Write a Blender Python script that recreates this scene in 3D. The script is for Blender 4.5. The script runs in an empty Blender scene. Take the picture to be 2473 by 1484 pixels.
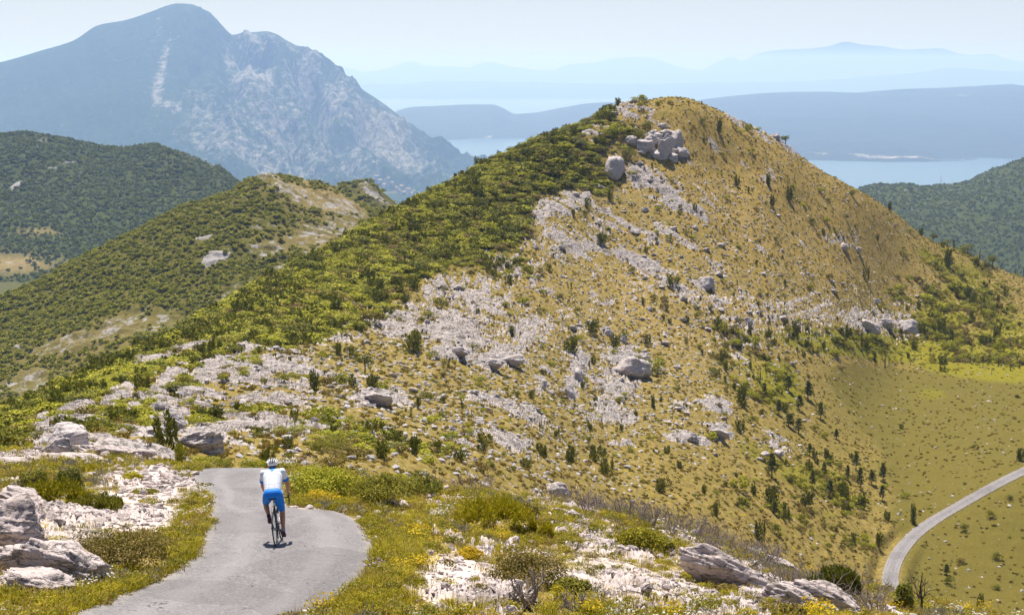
import bpy, math, random
import numpy as np
from mathutils import Vector, Matrix

# ------------------------------------------------------------------ camera, sky, sun, exposure
scene = bpy.context.scene
W_, H_, F_ = 2473.0, 1484.0, 3805.0          # picture frame units used for laying the land out
FAR = 2.2                                     # spread of the land beyond the near hills
CAMZ = 270.0 * FAR                            # metres above the sea
HORIZON = 172.0
PITCH = math.atan((H_ / 2 - HORIZON) / F_)
cam_d = bpy.data.cameras.new("camera")
cam_d.sensor_width = 36.0
cam_d.lens = F_ / W_ * 36.0
cam_d.clip_start = 0.1
cam_d.clip_end = 120000.0
cam = bpy.data.objects.new("camera", cam_d)
scene.collection.objects.link(cam)
cam.location = (0, 0, CAMZ)
cam.rotation_euler = (math.pi / 2 - PITCH, 0, 0)
scene.camera = cam

SUN_EL, SUN_AZ = math.radians(65.0), math.radians(-12.0)     # azimuth measured from +Y (ahead) to the right
sun_vec = Vector((math.sin(SUN_AZ) * math.cos(SUN_EL), math.cos(SUN_AZ) * math.cos(SUN_EL), math.sin(SUN_EL)))
world = bpy.data.worlds.new("World")
scene.world = world
world.use_nodes = True
wn = world.node_tree
sky = wn.nodes.new("ShaderNodeTexSky")
sky.sky_type = 'NISHITA'
sky.sun_disc = False
sky.sun_elevation = SUN_EL
sky.sun_rotation = SUN_AZ
sky.altitude = 270.0
sky.air_density = 1.0
sky.dust_density = 0.35
sky.ozone_density = 2.0
tint = wn.nodes.new("ShaderNodeMix"); tint.data_type = 'RGBA'; tint.blend_type = 'MULTIPLY'
tint.inputs[0].default_value = 1.0
tint.inputs[7].default_value = (1.03, 0.955, 1.045, 1.0)
wn.links.new(sky.outputs[0], tint.inputs[6])
wn.links.new(tint.outputs[2], wn.nodes["Background"].inputs[0])
wn.nodes["Background"].inputs[1].default_value = 0.06
sun_d = bpy.data.lights.new("sun", 'SUN')
sun_d.energy = 5.0
sun_d.angle = math.radians(0.53)
sun_d.color = (1.0, 0.95, 0.87)
sun = bpy.data.objects.new("sun", sun_d)
scene.collection.objects.link(sun)
sun.rotation_euler = (-sun_vec).to_track_quat('-Z', 'Y').to_euler()
sun.location = (-200, 200, 900)
scene.view_settings.view_transform = 'Standard'
scene.view_settings.look = 'None'
scene.view_settings.exposure = 0.75
scene.view_settings.gamma = 1.0
scene.view_settings.use_curve_mapping = False
cy = scene.cycles
cy.max_bounces = 4
cy.diffuse_bounces = 2
cy.glossy_bounces = 2
cy.transmission_bounces = 3
cy.transparent_max_bounces = 4
cy.volume_bounces = 3
cy.use_denoising = True
cy.sample_clamp_indirect = 4.0
cy.caustics_reflective = False
cy.caustics_refractive = False

rng = np.random.default_rng(7)
random.seed(7)
COL = scene.collection

# ------------------------------------------------------------------ numeric helpers
CP, SP = math.cos(PITCH), math.sin(PITCH)

def slope_of(px, py):
    """picture position -> (x per metre ahead, height per metre ahead)"""
    u = (px - W_ / 2) / F_
    v = (H_ / 2 - py) / F_
    d = CP + v * SP
    return u / d, (v * CP - SP) / d

def project(x, y, z):
    z = z - CAMZ
    d = y * CP - z * SP
    d = np.where(np.abs(d) < 1e-3, 1e-3, d)
    return W_ / 2 + F_ * x / d, H_ / 2 - F_ * (y * SP + z * CP) / d

def _hash(ix, iy, seed):
    h = (ix.astype(np.int64) * 374761393 + iy.astype(np.int64) * 668265263 + seed * 1442695041) & 0xFFFFFFFF
    h = ((h ^ (h >> 13)) * 1274126177) & 0xFFFFFFFF
    h = (h ^ (h >> 16)) & 0xFFFFFF
    return h.astype(np.float64) / float(0xFFFFFF)

def vnoise(x, y, seed=0):
    ix, iy = np.floor(x), np.floor(y)
    fx, fy = x - ix, y - iy
    ux, uy = fx * fx * (3 - 2 * fx), fy * fy * (3 - 2 * fy)
    a, b = _hash(ix, iy, seed), _hash(ix + 1, iy, seed)
    c, d = _hash(ix, iy + 1, seed), _hash(ix + 1, iy + 1, seed)
    return ((a * (1 - ux) + b * ux) * (1 - uy) + (c * (1 - ux) + d * ux) * uy) * 2 - 1

def fbm(x, y, seed=0, octv=4, gain=0.5, lac=2.03):
    s, a, t = 0.0, 1.0, 0.0
    for o in range(octv):
        s = s + a * vnoise(x + 17.3 * o, y - 9.1 * o, seed + o * 31)
        t += a
        a *= gain
        x, y = x * lac, y * lac
    return s / t * 1.5

def ridged(x, y, seed=0, octv=4, gain=0.55):
    s, a, t = 0.0, 1.0, 0.0
    for o in range(octv):
        s = s + a * (1 - np.abs(vnoise(x + 5.7 * o, y + 3.3 * o, seed + o * 13)) * 2)
        t += a
        a *= gain
        x, y = x * 2.1, y * 2.1
    return s / t

def sstep(a, b, x):
    t = np.clip((x - a) / (b - a), 0, 1)
    return t * t * (3 - 2 * t)

def pchip_slopes(x, y):
    """x (K,), y (..., K) -> monotone slopes"""
    h = np.diff(x)
    d = np.diff(y, axis=-1) / h
    m = np.zeros_like(y)
    w1, w2 = 2 * h[1:] + h[:-1], h[1:] + 2 * h[:-1]
    d0, d1 = d[..., :-1], d[..., 1:]
    same = d0 * d1 > 0
    with np.errstate(divide='ignore', invalid='ignore'):
        hm = (w1 + w2) / (w1 / d0 + w2 / d1)
    m[..., 1:-1] = np.where(same, hm, 0)
    m[..., 0], m[..., -1] = d[..., 0], d[..., -1]
    return m

def pchip_eval(x, y, m, s):
    """sample positions s (S,) -> (..., S)"""
    k = np.clip(np.searchsorted(x, s, side='right') - 1, 0, len(x) - 2)
    h = x[k + 1] - x[k]
    t = (s - x[k]) / h
    h00, h10 = 2 * t**3 - 3 * t**2 + 1, t**3 - 2 * t**2 + t
    h01, h11 = -2 * t**3 + 3 * t**2, t**3 - t**2
    return y[..., k] * h00 + m[..., k] * h * h10 + y[..., k + 1] * h01 + m[..., k + 1] * h * h11

def interp_smooth(xs, ys, q):
    xs, ys = np.asarray(xs, float), np.asarray(ys, float)
    q2 = np.clip(q, xs[0], xs[-1])
    return pchip_eval(xs, ys, pchip_slopes(xs, ys), q2)

def blob(PX, PY, cx, cy, rx, ry, ang=0.0):
    a = math.radians(ang)
    dx, dy = PX - cx, PY - cy
    u = (dx * math.cos(a) + dy * math.sin(a)) / rx
    v = (-dx * math.sin(a) + dy * math.cos(a)) / ry
    return np.exp(-(u * u + v * v) ** 1.5)

# ------------------------------------------------------------------ scene helpers
def put(ob, parent=None):
    COL.objects.link(ob)
    if parent is not None:
        ob.parent = parent
    return ob

def tag(ob, label=None, cat=None, group=None, kind=None):
    if label: ob["label"] = label
    if cat: ob["category"] = cat
    if group: ob["group"] = group
    if kind: ob["kind"] = kind
    return ob

def mesh_np(name, verts, quads=None, tris=None, smooth=True, mats=(), mat_idx=None, attrs=None):
    me = bpy.data.meshes.new(name)
    verts = np.asarray(verts, np.float32)
    nq = 0 if quads is None else len(quads)
    nt = 0 if tris is None else len(tris)
    me.vertices.add(len(verts))
    me.vertices.foreach_set("co", verts.ravel())
    nl = nq * 4 + nt * 3
    me.loops.add(nl)
    idx = []
    if nq: idx.append(np.asarray(quads, np.int32).ravel())
    if nt: idx.append(np.asarray(tris, np.int32).ravel())
    me.loops.foreach_set("vertex_index", np.concatenate(idx))
    me.polygons.add(nq + nt)
    starts = np.concatenate([np.arange(nq) * 4, nq * 4 + np.arange(nt) * 3]).astype(np.int32)
    me.polygons.foreach_set("loop_start", starts)
    me.polygons.foreach_set("use_smooth", np.full(nq + nt, bool(smooth)))
    for m in mats: me.materials.append(m)
    if mat_idx is not None:
        me.polygons.foreach_set("material_index", np.asarray(mat_idx, np.int32))
    me.update(calc_edges=True)
    for k, (dom, arr) in (attrs or {}).items():
        at = me.attributes.new(k, 'FLOAT', dom)
        at.data.foreach_set("value", np.asarray(arr, np.float32).ravel())
    return me

def grid_quads(n, m):
    i, j = np.meshgrid(np.arange(n - 1), np.arange(m - 1), indexing='ij')
    a = (i * m + j).ravel()
    return np.stack([a, a + m, a + m + 1, a + 1], 1)

class Nodes:
    """tiny wrapper that keeps node code short"""
    def __init__(self, name):
        self.mat = bpy.data.materials.new(name)
        self.mat.use_nodes = True
        self.t = self.mat.node_tree
        self.bsdf = self.t.nodes["Principled BSDF"]
        self.out = self.t.nodes["Material Output"]
    def new(self, typ, props=None, **ins):
        n = self.t.nodes.new(typ)
        for k, v in (props or {}).items(): setattr(n, k, v)
        for k, v in ins.items():
            key = int(k[1:]) if k[0] == 'i' and k[1:].isdigit() else k.replace('_', ' ')
            self.set(n.inputs[key], v)
        return n
    def set(self, sock, v):
        if isinstance(v, bpy.types.NodeSocket): self.t.links.new(v, sock)
        elif isinstance(v, bpy.types.Node): self.t.links.new(v.outputs[0], sock)
        else: sock.default_value = v
    def attr(self, name):
        return self.new("ShaderNodeAttribute", {"attribute_name": name}).outputs["Fac"]
    def pos(self):
        if not hasattr(self, "_p"): self._p = self.new("ShaderNodeNewGeometry").outputs["Position"]
        return self._p
    def noise(self, scale, detail=4.0, rough=0.55, vec=None, dist=0.0):
        n = self.new("ShaderNodeTexNoise", Scale=scale, Detail=detail, Roughness=rough, Distortion=dist)
        self.set(n.inputs["Vector"], vec if vec is not None else self.pos())
        return n.outputs["Fac"]
    def voro(self, scale, feature='F1', out="Distance", vec=None):
        n = self.new("ShaderNodeTexVoronoi", {"feature": feature}, Scale=scale)
        self.set(n.inputs["Vector"], vec if vec is not None else self.pos())
        return n.outputs[out]
    def math(self, op, a, b=0.0, c=0.0, clamp=False):
        n = self.new("ShaderNodeMath", {"operation": op, "use_clamp": clamp}, i0=a, i1=b)
        if op in ('MULTIPLY_ADD', 'SMOOTH_MIN'): self.set(n.inputs[2], c)
        return n.outputs[0]
    def ramp(self, x, a, b, lo=0.0, hi=1.0):
        n = self.new("ShaderNodeMapRange", {"interpolation_type": 'SMOOTHSTEP'}, i0=x, i1=a, i2=b, i3=lo, i4=hi)
        return n.outputs[0]
    def mix(self, f, a, b, mode='MIX'):
        n = self.new("ShaderNodeMix", {"data_type": 'RGBA', "blend_type": mode, "clamp_factor": True})
        self.set(n.inputs[0], f); self.set(n.inputs[6], a); self.set(n.inputs[7], b)
        return n.outputs[2]
    def bump(self, h, strength=0.5, dist=0.1, normal=None):
        n = self.new("ShaderNodeBump", Strength=strength, Distance=dist, Height=h)
        if normal is not None: self.set(n.inputs["Normal"], normal)
        return n.outputs[0]
    def done(self, color=None, rough=0.9, normal=None, spec=0.2, **kw):
        if color is not None: self.set(self.bsdf.inputs["Base Color"], color)
        self.set(self.bsdf.inputs["Roughness"], rough)
        self.set(self.bsdf.inputs["Specular IOR Level"], spec)
        if normal is not None: self.set(self.bsdf.inputs["Normal"], normal)
        for k, v in kw.items(): self.set(self.bsdf.inputs[k.replace('_', ' ')], v)
        return self.mat

def rgb(r, g, b): return (r, g, b, 1.0)

def plain(name, c, rough=0.6, spec=0.3, metallic=0.0, var=0.08, scale=20.0):
    n = Nodes(name)
    f = n.noise(scale, 3.0)
    col = n.mix(f, rgb(*[x * (1 - var) for x in c]), rgb(*[min(1, x * (1 + var)) for x in c]))
    return n.done(col, rough, None, spec, Metallic=metallic)
# ------------------------------------------------------------------ land as height fields
class Sheet:
    """a height field given by rows of knots: (metres ahead, picture height) or (metres ahead, None, height above eye)"""
    def __init__(self, cols, px0, px1, nt, rows, sil=None, sil_k=None, k_=1.0):
        self.k = k_
        cols = [(px, [((q[0] * k_, q[1]) if q[1] is not None else (q[0] * k_, None, q[2] * k_)) for q in kn]) for px, kn in cols]
        K = len(cols[0][1])
        self.tan = np.linspace(slope_of(px0, 700)[0], slope_of(px1, 700)[0], nt)
        Rk, Zk = np.zeros((nt, K)), np.zeros((nt, K))
        for k in range(K):
            T, R, Z = [], [], []
            for px, kn in cols:
                q = kn[k]
                if q[1] is None:
                    ref = next((kn[j][1] for j in range(k, -1, -1) if kn[j][1] is not None), 1484)
                    T.append(slope_of(px, ref)[0]); R.append(q[0]); Z.append(q[2])
                else:
                    t, s = slope_of(px, q[1])
                    T.append(t); R.append(q[0]); Z.append(q[0] * s)
            Rk[:, k] = interp_smooth(T, R, self.tan)
            Zk[:, k] = interp_smooth(T, Z, self.tan)
            if sil is not None and k == sil_k:
                ts, ss = np.array([slope_of(a, b) for a, b in sil]).T
                Zk[:, k] = Rk[:, k] * interp_smooth(ts, ss, self.tan)
        self.rk, self.zk = Rk, Zk
        s = np.concatenate([np.linspace(k, k + 1, n, endpoint=False) for k, n in enumerate(rows)] + [[K - 1]])
        self.s = s
        ks = np.arange(K, dtype=float)
        self.Y = pchip_eval(ks, Rk, pchip_slopes(ks, Rk), s)
        self.Z = pchip_eval(ks, Zk, pchip_slopes(ks, Zk), s) + CAMZ
        self.Y = np.maximum.accumulate(self.Y + np.arange(len(s)) * 1e-6, axis=1)
        self.X = self.Y * self.tan[:, None]
        self.PX, self.PY = project(self.X, self.Y, self.Z)
        self.Zb = self.Z.copy()
    def z_at(self, x, y, base=False):
        Z = self.Zb if base else self.Z
        x, y = np.atleast_1d(np.asarray(x, float)), np.atleast_1d(np.asarray(y, float))
        f = (x / y - self.tan[0]) / (self.tan[1] - self.tan[0])
        i = np.clip(np.floor(f).astype(int), 0, len(self.tan) - 2)
        w = np.clip(f - i, 0, 1)
        out = np.empty(len(x))
        for n in range(len(x)):
            a = np.interp(y[n], self.Y[i[n]], Z[i[n]])
            b = np.interp(y[n], self.Y[i[n] + 1], Z[i[n] + 1])
            out[n] = a * (1 - w[n]) + b * w[n]
        return out
    def ray(self, px, py, y0=8.0, y1=700.0, base=False):
        """first point of the ground seen at a picture position"""
        t, s = slope_of(px, py)
        ys = np.geomspace(y0, y1, 1500)
        f = (t - self.tan[0]) / (self.tan[1] - self.tan[0])
        i = int(np.clip(math.floor(f), 0, len(self.tan) - 2)); w = min(max(f - i, 0), 1)
        Z = self.Zb if base else self.Z
        zz = np.interp(ys, self.Y[i], Z[i]) * (1 - w) + np.interp(ys, self.Y[i + 1], Z[i + 1]) * w
        below = np.nonzero(CAMZ + ys * s <= zz)[0]
        n = below[0] if len(below) else len(ys) - 1
        if not len(below):
            n = int(np.argmin(CAMZ + ys * s - zz))
        return Vector((t * ys[n], ys[n], float(zz[n])))
    def visible(self, tol=0.004):
        a = (self.Z - CAMZ) / self.Y
        run = np.maximum.accumulate(a, axis=1)
        return a >= run - tol
    def build(self, name, mat, attrs):
        n, m = self.X.shape
        v = np.stack([self.X, self.Y, self.Z], -1).reshape(-1, 3)
        me = mesh_np(name, v, grid_quads(n, m)[:, ::-1], mats=[mat], attrs={k: ('POINT', a) for k, a in attrs.items()})
        return put(bpy.data.objects.new(name, me))
    def scatter(self, weight, count, rg):
        """random ground points with probability weight x area"""
        X, Y, Z = self.X, self.Y, self.Z
        ax, ay = X[1:, :-1] - X[:-1, :-1], Y[1:, :-1] - Y[:-1, :-1]
        bx, by = X[:-1, 1:] - X[:-1, :-1], Y[:-1, 1:] - Y[:-1, :-1]
        area = np.abs(ax * by - ay * bx)
        w = (weight[:-1, :-1] * area).ravel()
        c = np.cumsum(w)
        if c[-1] <= 0: return np.zeros((0, 3)), np.zeros(0, int), np.zeros(0, int)
        p = np.searchsorted(c, rg.random(count) * c[-1])
        i, j = np.unravel_index(np.clip(p, 0, len(w) - 1), area.shape)
        u, v = rg.random(count), rg.random(count)
        def bl(A): return (A[i, j] * (1 - u) + A[i + 1, j] * u) * (1 - v) + (A[i, j + 1] * (1 - u) + A[i + 1, j + 1] * u) * v
        return np.stack([bl(X), bl(Y), bl(Z)], 1), i, j

NEAR = [(2, None, -1.8), (12, None, -4.7)]
def mk(vis5, hid, rest, back):
    return NEAR + vis5 + [hid] + rest + back
cols = [
 (-330, mk([(17,1484),(22,1390),(30,1240),(48,1125)], (56,1112), [(68,1096),(78,1080),(88,1066),(96,1056),(104,1047),(112,1042)], [(140,None,-44),(420,None,-150)])),
 (0,    mk([(19,1484),(23,1380),(32,1230),(50,1115)], (60,1102), [(75,1080),(88,1058),(100,1040),(112,1024),(124,1012),(135,1002)], [(165,None,-52),(450,None,-150)])),
 (250,  mk([(20,1484),(25,1370),(34,1230),(55,1112)], (66,1096), [(85,1045),(105,997),(130,952),(150,925),(168,905),(185,888)], [(215,None,-56),(500,None,-150)])),
 (500,  mk([(21,1484),(27,1340),(36,1222),(56,1131)], (66,None,-17.6), [(92,1064),(122,996),(156,924),(190,858),(220,800),(240,762)], [(272,None,-58),(540,None,-150)])),
 (750,  mk([(22,1484),(28,1322),(36,1229),(54,1139)], (68,None,-18.6), [(102,1075),(142,985),(186,893),(232,792),(272,694),(300,622)], [(335,None,-56),(600,None,-150)])),
 (1000, mk([(22,1484),(30,1330),(40,1242),(52,1182)], (75,None,-22.2), [(115,1105),(152,1020),(202,910),(257,780),(310,622),(350,488)], [(388,None,-50),(650,None,-150)])),
 (1250, mk([(22,1484),(32,1345),(44,1254),(58,1202)], (90,None,-28.5), [(145,1155),(187,1040),(242,890),(302,700),(352,520),(395,360)], [(432,None,-42),(690,None,-150)])),
 (1500, mk([(23,1484),(34,1372),(46,1292),(58,1237)], (110,None,-37.5), [(180,1215),(227,1070),(282,900),(342,670),(391,430),(425,250)], [(462,None,-34),(720,None,-150)])),
 (1640, mk([(24,1484),(35,1392),(46,1322),(56,1277)], (120,None,-42.5), [(192,1245),(237,1080),(292,900),(347,680),(396,430),(430,233)], [(468,None,-30),(720,None,-150)])),
 (1800, mk([(26,1484),(36,1422),(46,1372),(55,1337)], (125,None,-46.5), [(205,1295),(247,1120),(302,930),(356,710),(407,460),(445,305)], [(485,None,-40),(720,None,-150)])),
 (2000, mk([(30,1484),(37,1450),(43,1424),(48,1402)], (130,None,-53.0), [(215,1395),(267,1160),(317,990),(364,800),(409,620),(462,420)], [(502,None,-56),(720,None,-150)])),
 (2200, mk([(36,1496),(41,1476),(46,1457),(50,1442)], (140,None,-58.0), [(225,1445),(282,1170),(342,990),(394,860),(441,720),(497,545)], [(540,None,-76),(740,None,-150)])),
 (2473, mk([(40,1524),(44,1516),(48,1508),(52,1502)], (140,None,-61.0), [(225,1484),(277,1150),(342,980),(402,850),(457,760),(520,668)], [(560,None,-88),(780,None,-150)])),
 (2800, mk([(42,1540),(46,1540),(50,1540),(54,1540)], (140,None,-62.0), [(225,1490),(277,1150),(345,980),(410,850),(475,780),(560,720)], [(600,None,-100),(800,None,-150)])),
]
SIL = [(-330,1042),(0,1002),(50,982),(150,933),(250,886),(350,843),(450,793),(550,734),(650,674),(750,622),(850,570),(950,512),(1050,464),
       (1150,412),(1240,366),(1330,326),(1400,302),(1480,262),(1530,243),(1580,237),(1640,233),(1700,250),(1780,290),(1850,325),(1900,353),
       (1950,391),(2000,421),(2080,462),(2150,508),(2200,548),(2250,580),(2330,613),(2400,645),(2473,670),(2800,740)]
ROWS = [4, 14, 84, 76, 62, 14, 22, 62, 62, 60, 60, 56, 12, 6]
T = Sheet(cols, -330, 2800, 1010, ROWS, SIL, 12)
PX, PY = T.PX, T.PY
FG = (np.broadcast_to(T.s, PX.shape) < 6.2)                   # the near slope the road lies on

# ---- road outlines
ROAD_L = [(1132,488),(1140,474),(1150,468),(1160,471),(1172,483),(1185,497),(1200,507),(1230,509),(1270,503),(1310,488),(1345,466),(1375,432),
          (1400,395),(1425,335),(1450,270),(1484,185),(1540,60),(1600,-80),(1680,-330)]
ROAD_R = [(1132,672),(1145,688),(1165,694),(1200,694),(1222,690),(1227,700),(1231,745),(1234,795),(1244,835),(1262,862),(1290,885),(1320,900),
          (1345,902),(1370,892),(1400,872),(1430,838),(1460,790),(1484,745),(1540,610),(1600,430),(1680,120)]
rows_py = np.concatenate([np.linspace(1132, 1222, 40), np.linspace(1224, 1260, 26), np.linspace(1264, 1484, 60), np.linspace(1490, 1680, 24)])
Lx = interp_smooth(*zip(*ROAD_L), rows_py)
Rx = interp_smooth(*zip(*ROAD_R), rows_py)
def edge_pts(xs):
    return [T.ray(a, b, 9.0, 90.0, base=True) for a, b in zip(xs, rows_py)]
EL, ER = edge_pts(Lx), edge_pts(Rx)
# beyond the brow the lane swings right and drops behind the bushes
c0 = (EL[0] + ER[0]) / 2
ext_l, ext_r = [], []
hd = (EL[0] - EL[8]); hd.z = 0; hd.normalize()
for k in range(1, 9):
    ang = math.radians(4.0) * k
    d_ = Vector((hd.x * math.cos(ang) + hd.y * math.sin(ang), -hd.x * math.sin(ang) + hd.y * math.cos(ang), 0))
    ctr = (c0 if k == 1 else ctr) + d_ * 0.8
    nrm = Vector((d_.y, -d_.x, 0))
    hw = ((ER[0] - EL[0]).length) / 2
    ext_l.append(ctr - nrm * hw); ext_r.append(ctr + nrm * hw)
EL = ext_l[::-1] + EL; ER = ext_r[::-1] + ER
NRW = 26
road_v, road_e, road_a = [], [], []
for k, (a, b) in enumerate(zip(EL, ER)):
    ja, jb = rng.normal(0, 0.022, 2)
    a2, b2 = a + (a - b).normalized() * ja, b + (b - a).normalized() * jb
    for q in range(NRW + 1):
        f = q / NRW
        p = a2 * (1 - f) + b2 * f
        road_v.append((p.x, p.y)); road_a.append(f * 2 - 1); road_e.append(min(f, 1 - f) * (b2 - a2).length)
road_v = np.array(road_v)
road_z = T.z_at(road_v[:, 0], road_v[:, 1], base=True) + 0.02
VALLEY = [(2640,1040),(2560,1085),(2473,1135),(2400,1172),(2330,1212),(2270,1247),(2215,1286),(2180,1322),(2158,1360),(2150,1400),(2158,1445),(2190,1478)]
vc = [T.ray(a, b, 150.0, 420.0, base=True) for a, b in VALLEY]
vc.append(vc[-1] + (vc[-1] - vc[-2]) * 1.5)
vt = np.arange(len(vc), dtype=float)
vq = np.linspace(0, len(vc) - 1, 220)
VXY = np.stack([interp_smooth(vt, [p.x for p in vc], vq), interp_smooth(vt, [p.y for p in vc], vq)], 1)
VZ = T.z_at(VXY[:, 0], VXY[:, 1], base=True)
VZ = np.convolve(np.pad(VZ, 12, 'edge'), np.ones(25) / 25, 'valid')

# ---- painted maps of what covers the ground (laid out from the picture)
ROCKS = [  # cx, cy, rx, ry, angle, strength
 (1530,268,75,24,15,.9),(1590,300,75,22,25,.75),(1590,360,75,34,20,.6),(1432,325,62,24,-35,1.0),(1490,392,36,36,0,.7),(1580,435,100,22,33,1.0),(1535,445,50,16,20,.9),
 (1625,485,62,19,25,1.0),(1690,505,70,26,25,.55),(1785,290,30,12,30,.9),(1850,328,75,13,27,1.0),(1910,358,40,12,30,.8),(1720,350,60,14,20,.6),(1770,380,50,12,22,.45),
 (1345,497,80,28,-10,1.15),(1310,530,50,18,-25,.8),(1400,560,130,45,5,.55),(1340,610,120,36,-5,.5),(1480,610,130,36,10,.45),(1560,560,90,26,20,.4),(1250,660,70,26,10,.45),(1560,640,55,18,28,.9),(1640,690,120,26,24,1.0),(1720,720,50,18,30,.9),(1700,650,90,16,12,.6),
 (1760,470,60,22,25,.4),(1858,420,26,30,0,.75),(1830,540,90,16,12,.45),(1930,560,50,14,12,.5),(2010,580,75,17,-6,.95),(2045,597,30,10,15,.7),(1960,700,140,40,10,.3),(1940,760,120,45,10,.5),
 (2085,775,60,22,12,.8),(2160,785,70,24,15,.85),(2190,740,40,30,30,.6),(2215,700,30,30,20,.5),(1790,800,60,40,10,.4),(2050,480,50,10,20,.4),(2130,540,50,10,25,.35),
 (1060,700,56,28,-25,1.15),(1135,715,95,38,12,1.1),(1180,690,60,14,40,.7),(1085,790,70,42,25,.75),(1220,640,80,22,30,.6),(1290,690,50,20,30,.5),(970,770,70,30,-20,.6),(890,655,30,12,-15,.8),(880,740,60,26,-10,.4),
 (1275,800,60,26,-12,.75),(1110,848,55,20,-12,.85),(1215,870,70,20,-20,.95),(1230,800,30,22,-30,.5),(1520,888,52,32,15,.95),(1490,935,40,45,-60,.7),(1385,925,24,52,18,.9),(1310,925,16,32,15,.7),(1280,915,30,16,20,.5),
 (1480,980,60,36,25,.75),(1440,1010,60,16,10,.5),(915,965,50,16,-5,.85),(1210,985,70,14,15,.55),(1160,960,40,14,10,.5),(1350,985,40,14,20,.4),(1290,1000,50,14,25,.4),(1245,1068,50,18,10,.7),(1130,1060,50,16,0,.5),(1350,1180,40,20,0,.8),(1290,1165,50,16,5,.55),
 (1190,1135,100,14,5,.5),(1000,1110,100,14,0,.5),(1450,940,40,30,0,.3),(1640,985,40,14,20,.6),(1730,980,40,18,20,.75),(1670,1060,55,16,10,.7),(1735,1048,36,18,8,.8),(1690,1090,40,14,15,.5),(1860,1075,60,22,15,.6),(1830,1100,60,16,15,.5),(1780,1130,40,12,40,.35),
 (420,855,100,13,-16,.95),(350,862,30,8,-16,.8),(545,880,70,20,-28,.95),(600,905,120,22,-18,.95),(500,930,60,16,-20,.75),(380,940,70,14,-35,.85),(285,950,42,15,-28,.9),(460,960,60,16,20,.6),
 (410,1000,40,34,30,.85),(395,965,28,20,0,.75),(165,1005,62,20,-30,.95),(130,1060,60,36,-20,.95),(200,1005,50,10,-5,.6),(340,1040,50,14,0,.6),(480,1065,95,24,-20,.95),(560,1035,70,14,5,.7),(640,1030,70,14,5,.6),(590,1085,100,20,5,.55),(700,1050,60,20,0,.4),(640,960,70,14,0,.5),(700,880,90,22,0,.5),(660,940,80,18,5,.4),(740,1090,60,14,0,.45),
 (60,1105,110,14,-5,.95),(250,1085,150,16,0,.9),(400,1095,60,16,5,.8),(330,1108,120,10,0,.7),
 (100,1010,25,8,-30,.7),(760,830,70,14,-10,.4),(530,800,20,6,-15,.5),
 # near slope
 (960,1222,70,7,-2,.8),(935,1280,50,6,-2,.8),(1010,1222,60,6,5,.6),(1410,1285,90,24,14,.95),(1500,1330,120,26,14,.9),(1330,1395,70,18,8,.5),(1560,1420,180,26,14,.85),(1720,1470,200,22,14,.9),
 (1750,1400,160,26,22,.7),(1650,1350,90,24,20,.8),(1150,1450,110,30,0,.75),(1050,1420,60,20,0,.4),(1250,1330,60,20,0,.45),(1450,1440,110,24,8,.7),(1680,1310,100,16,20,.7),(1850,1400,100,20,24,.6),(1930,1370,60,12,22,.5),(1150,1250,50,10,0,.4),(1360,1225,110,14,8,.6),(1180,1330,60,26,0,.5),(1300,1475,70,16,0,.6),
 (80,1300,150,70,15,.9),(170,1240,120,20,0,.7),(100,1390,120,40,15,.8),(60,1200,80,30,0,.6)]
D = np.zeros_like(PX)
for (cx, cy, rx, ry, an, st) in ROCKS:
    if 740 < cy < 1110: st, rx, ry = min(st * 1.45, 1.25), rx * 1.12, ry * 1.2
    box = (np.abs(PX - cx) < rx * 2 + ry) & (np.abs(PY - cy) < rx + ry * 2)
    if cy < 1110: box &= ~(FG & (T.Y < 46))
    else: box &= FG
    if box.any():
        D[box] = np.maximum(D[box], st * blob(PX[box], PY[box], cx, cy, rx * 1.12, ry * 1.25, an))
BND = [(-330,1200),(0,1092),(100,1045),(200,985),(300,930),(400,880),(500,850),(600,825),(700,800),(800,770),(900,715),(1000,672),(1100,640),
       (1200,612),(1270,560),(1295,490),(1400,450),(1440,395),(1462,340),(1478,290),(1492,245),(1510,150),(2800,150)]
bx, by = zip(*BND)
n_big = fbm(T.X / 9.0, T.Y / 9.0, 3, 4)
n_mid = fbm(T.X / 2.6, T.Y / 2.6, 11, 4)
bnd = np.interp(PX, bx, by) + n_big * 26 + n_mid * 14
scrub = np.where(FG & (T.Y < 58), 0, sstep(12, -12, PY - bnd))
scrub = scrub * (1 - np.clip(D * 1.6 - 0.55, 0, 1))
edge = np.where(FG, 0, np.exp(-np.clip(PY - np.interp(PX, bx, by), 0, 400) / 70.0)) * (1 - scrub)
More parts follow.
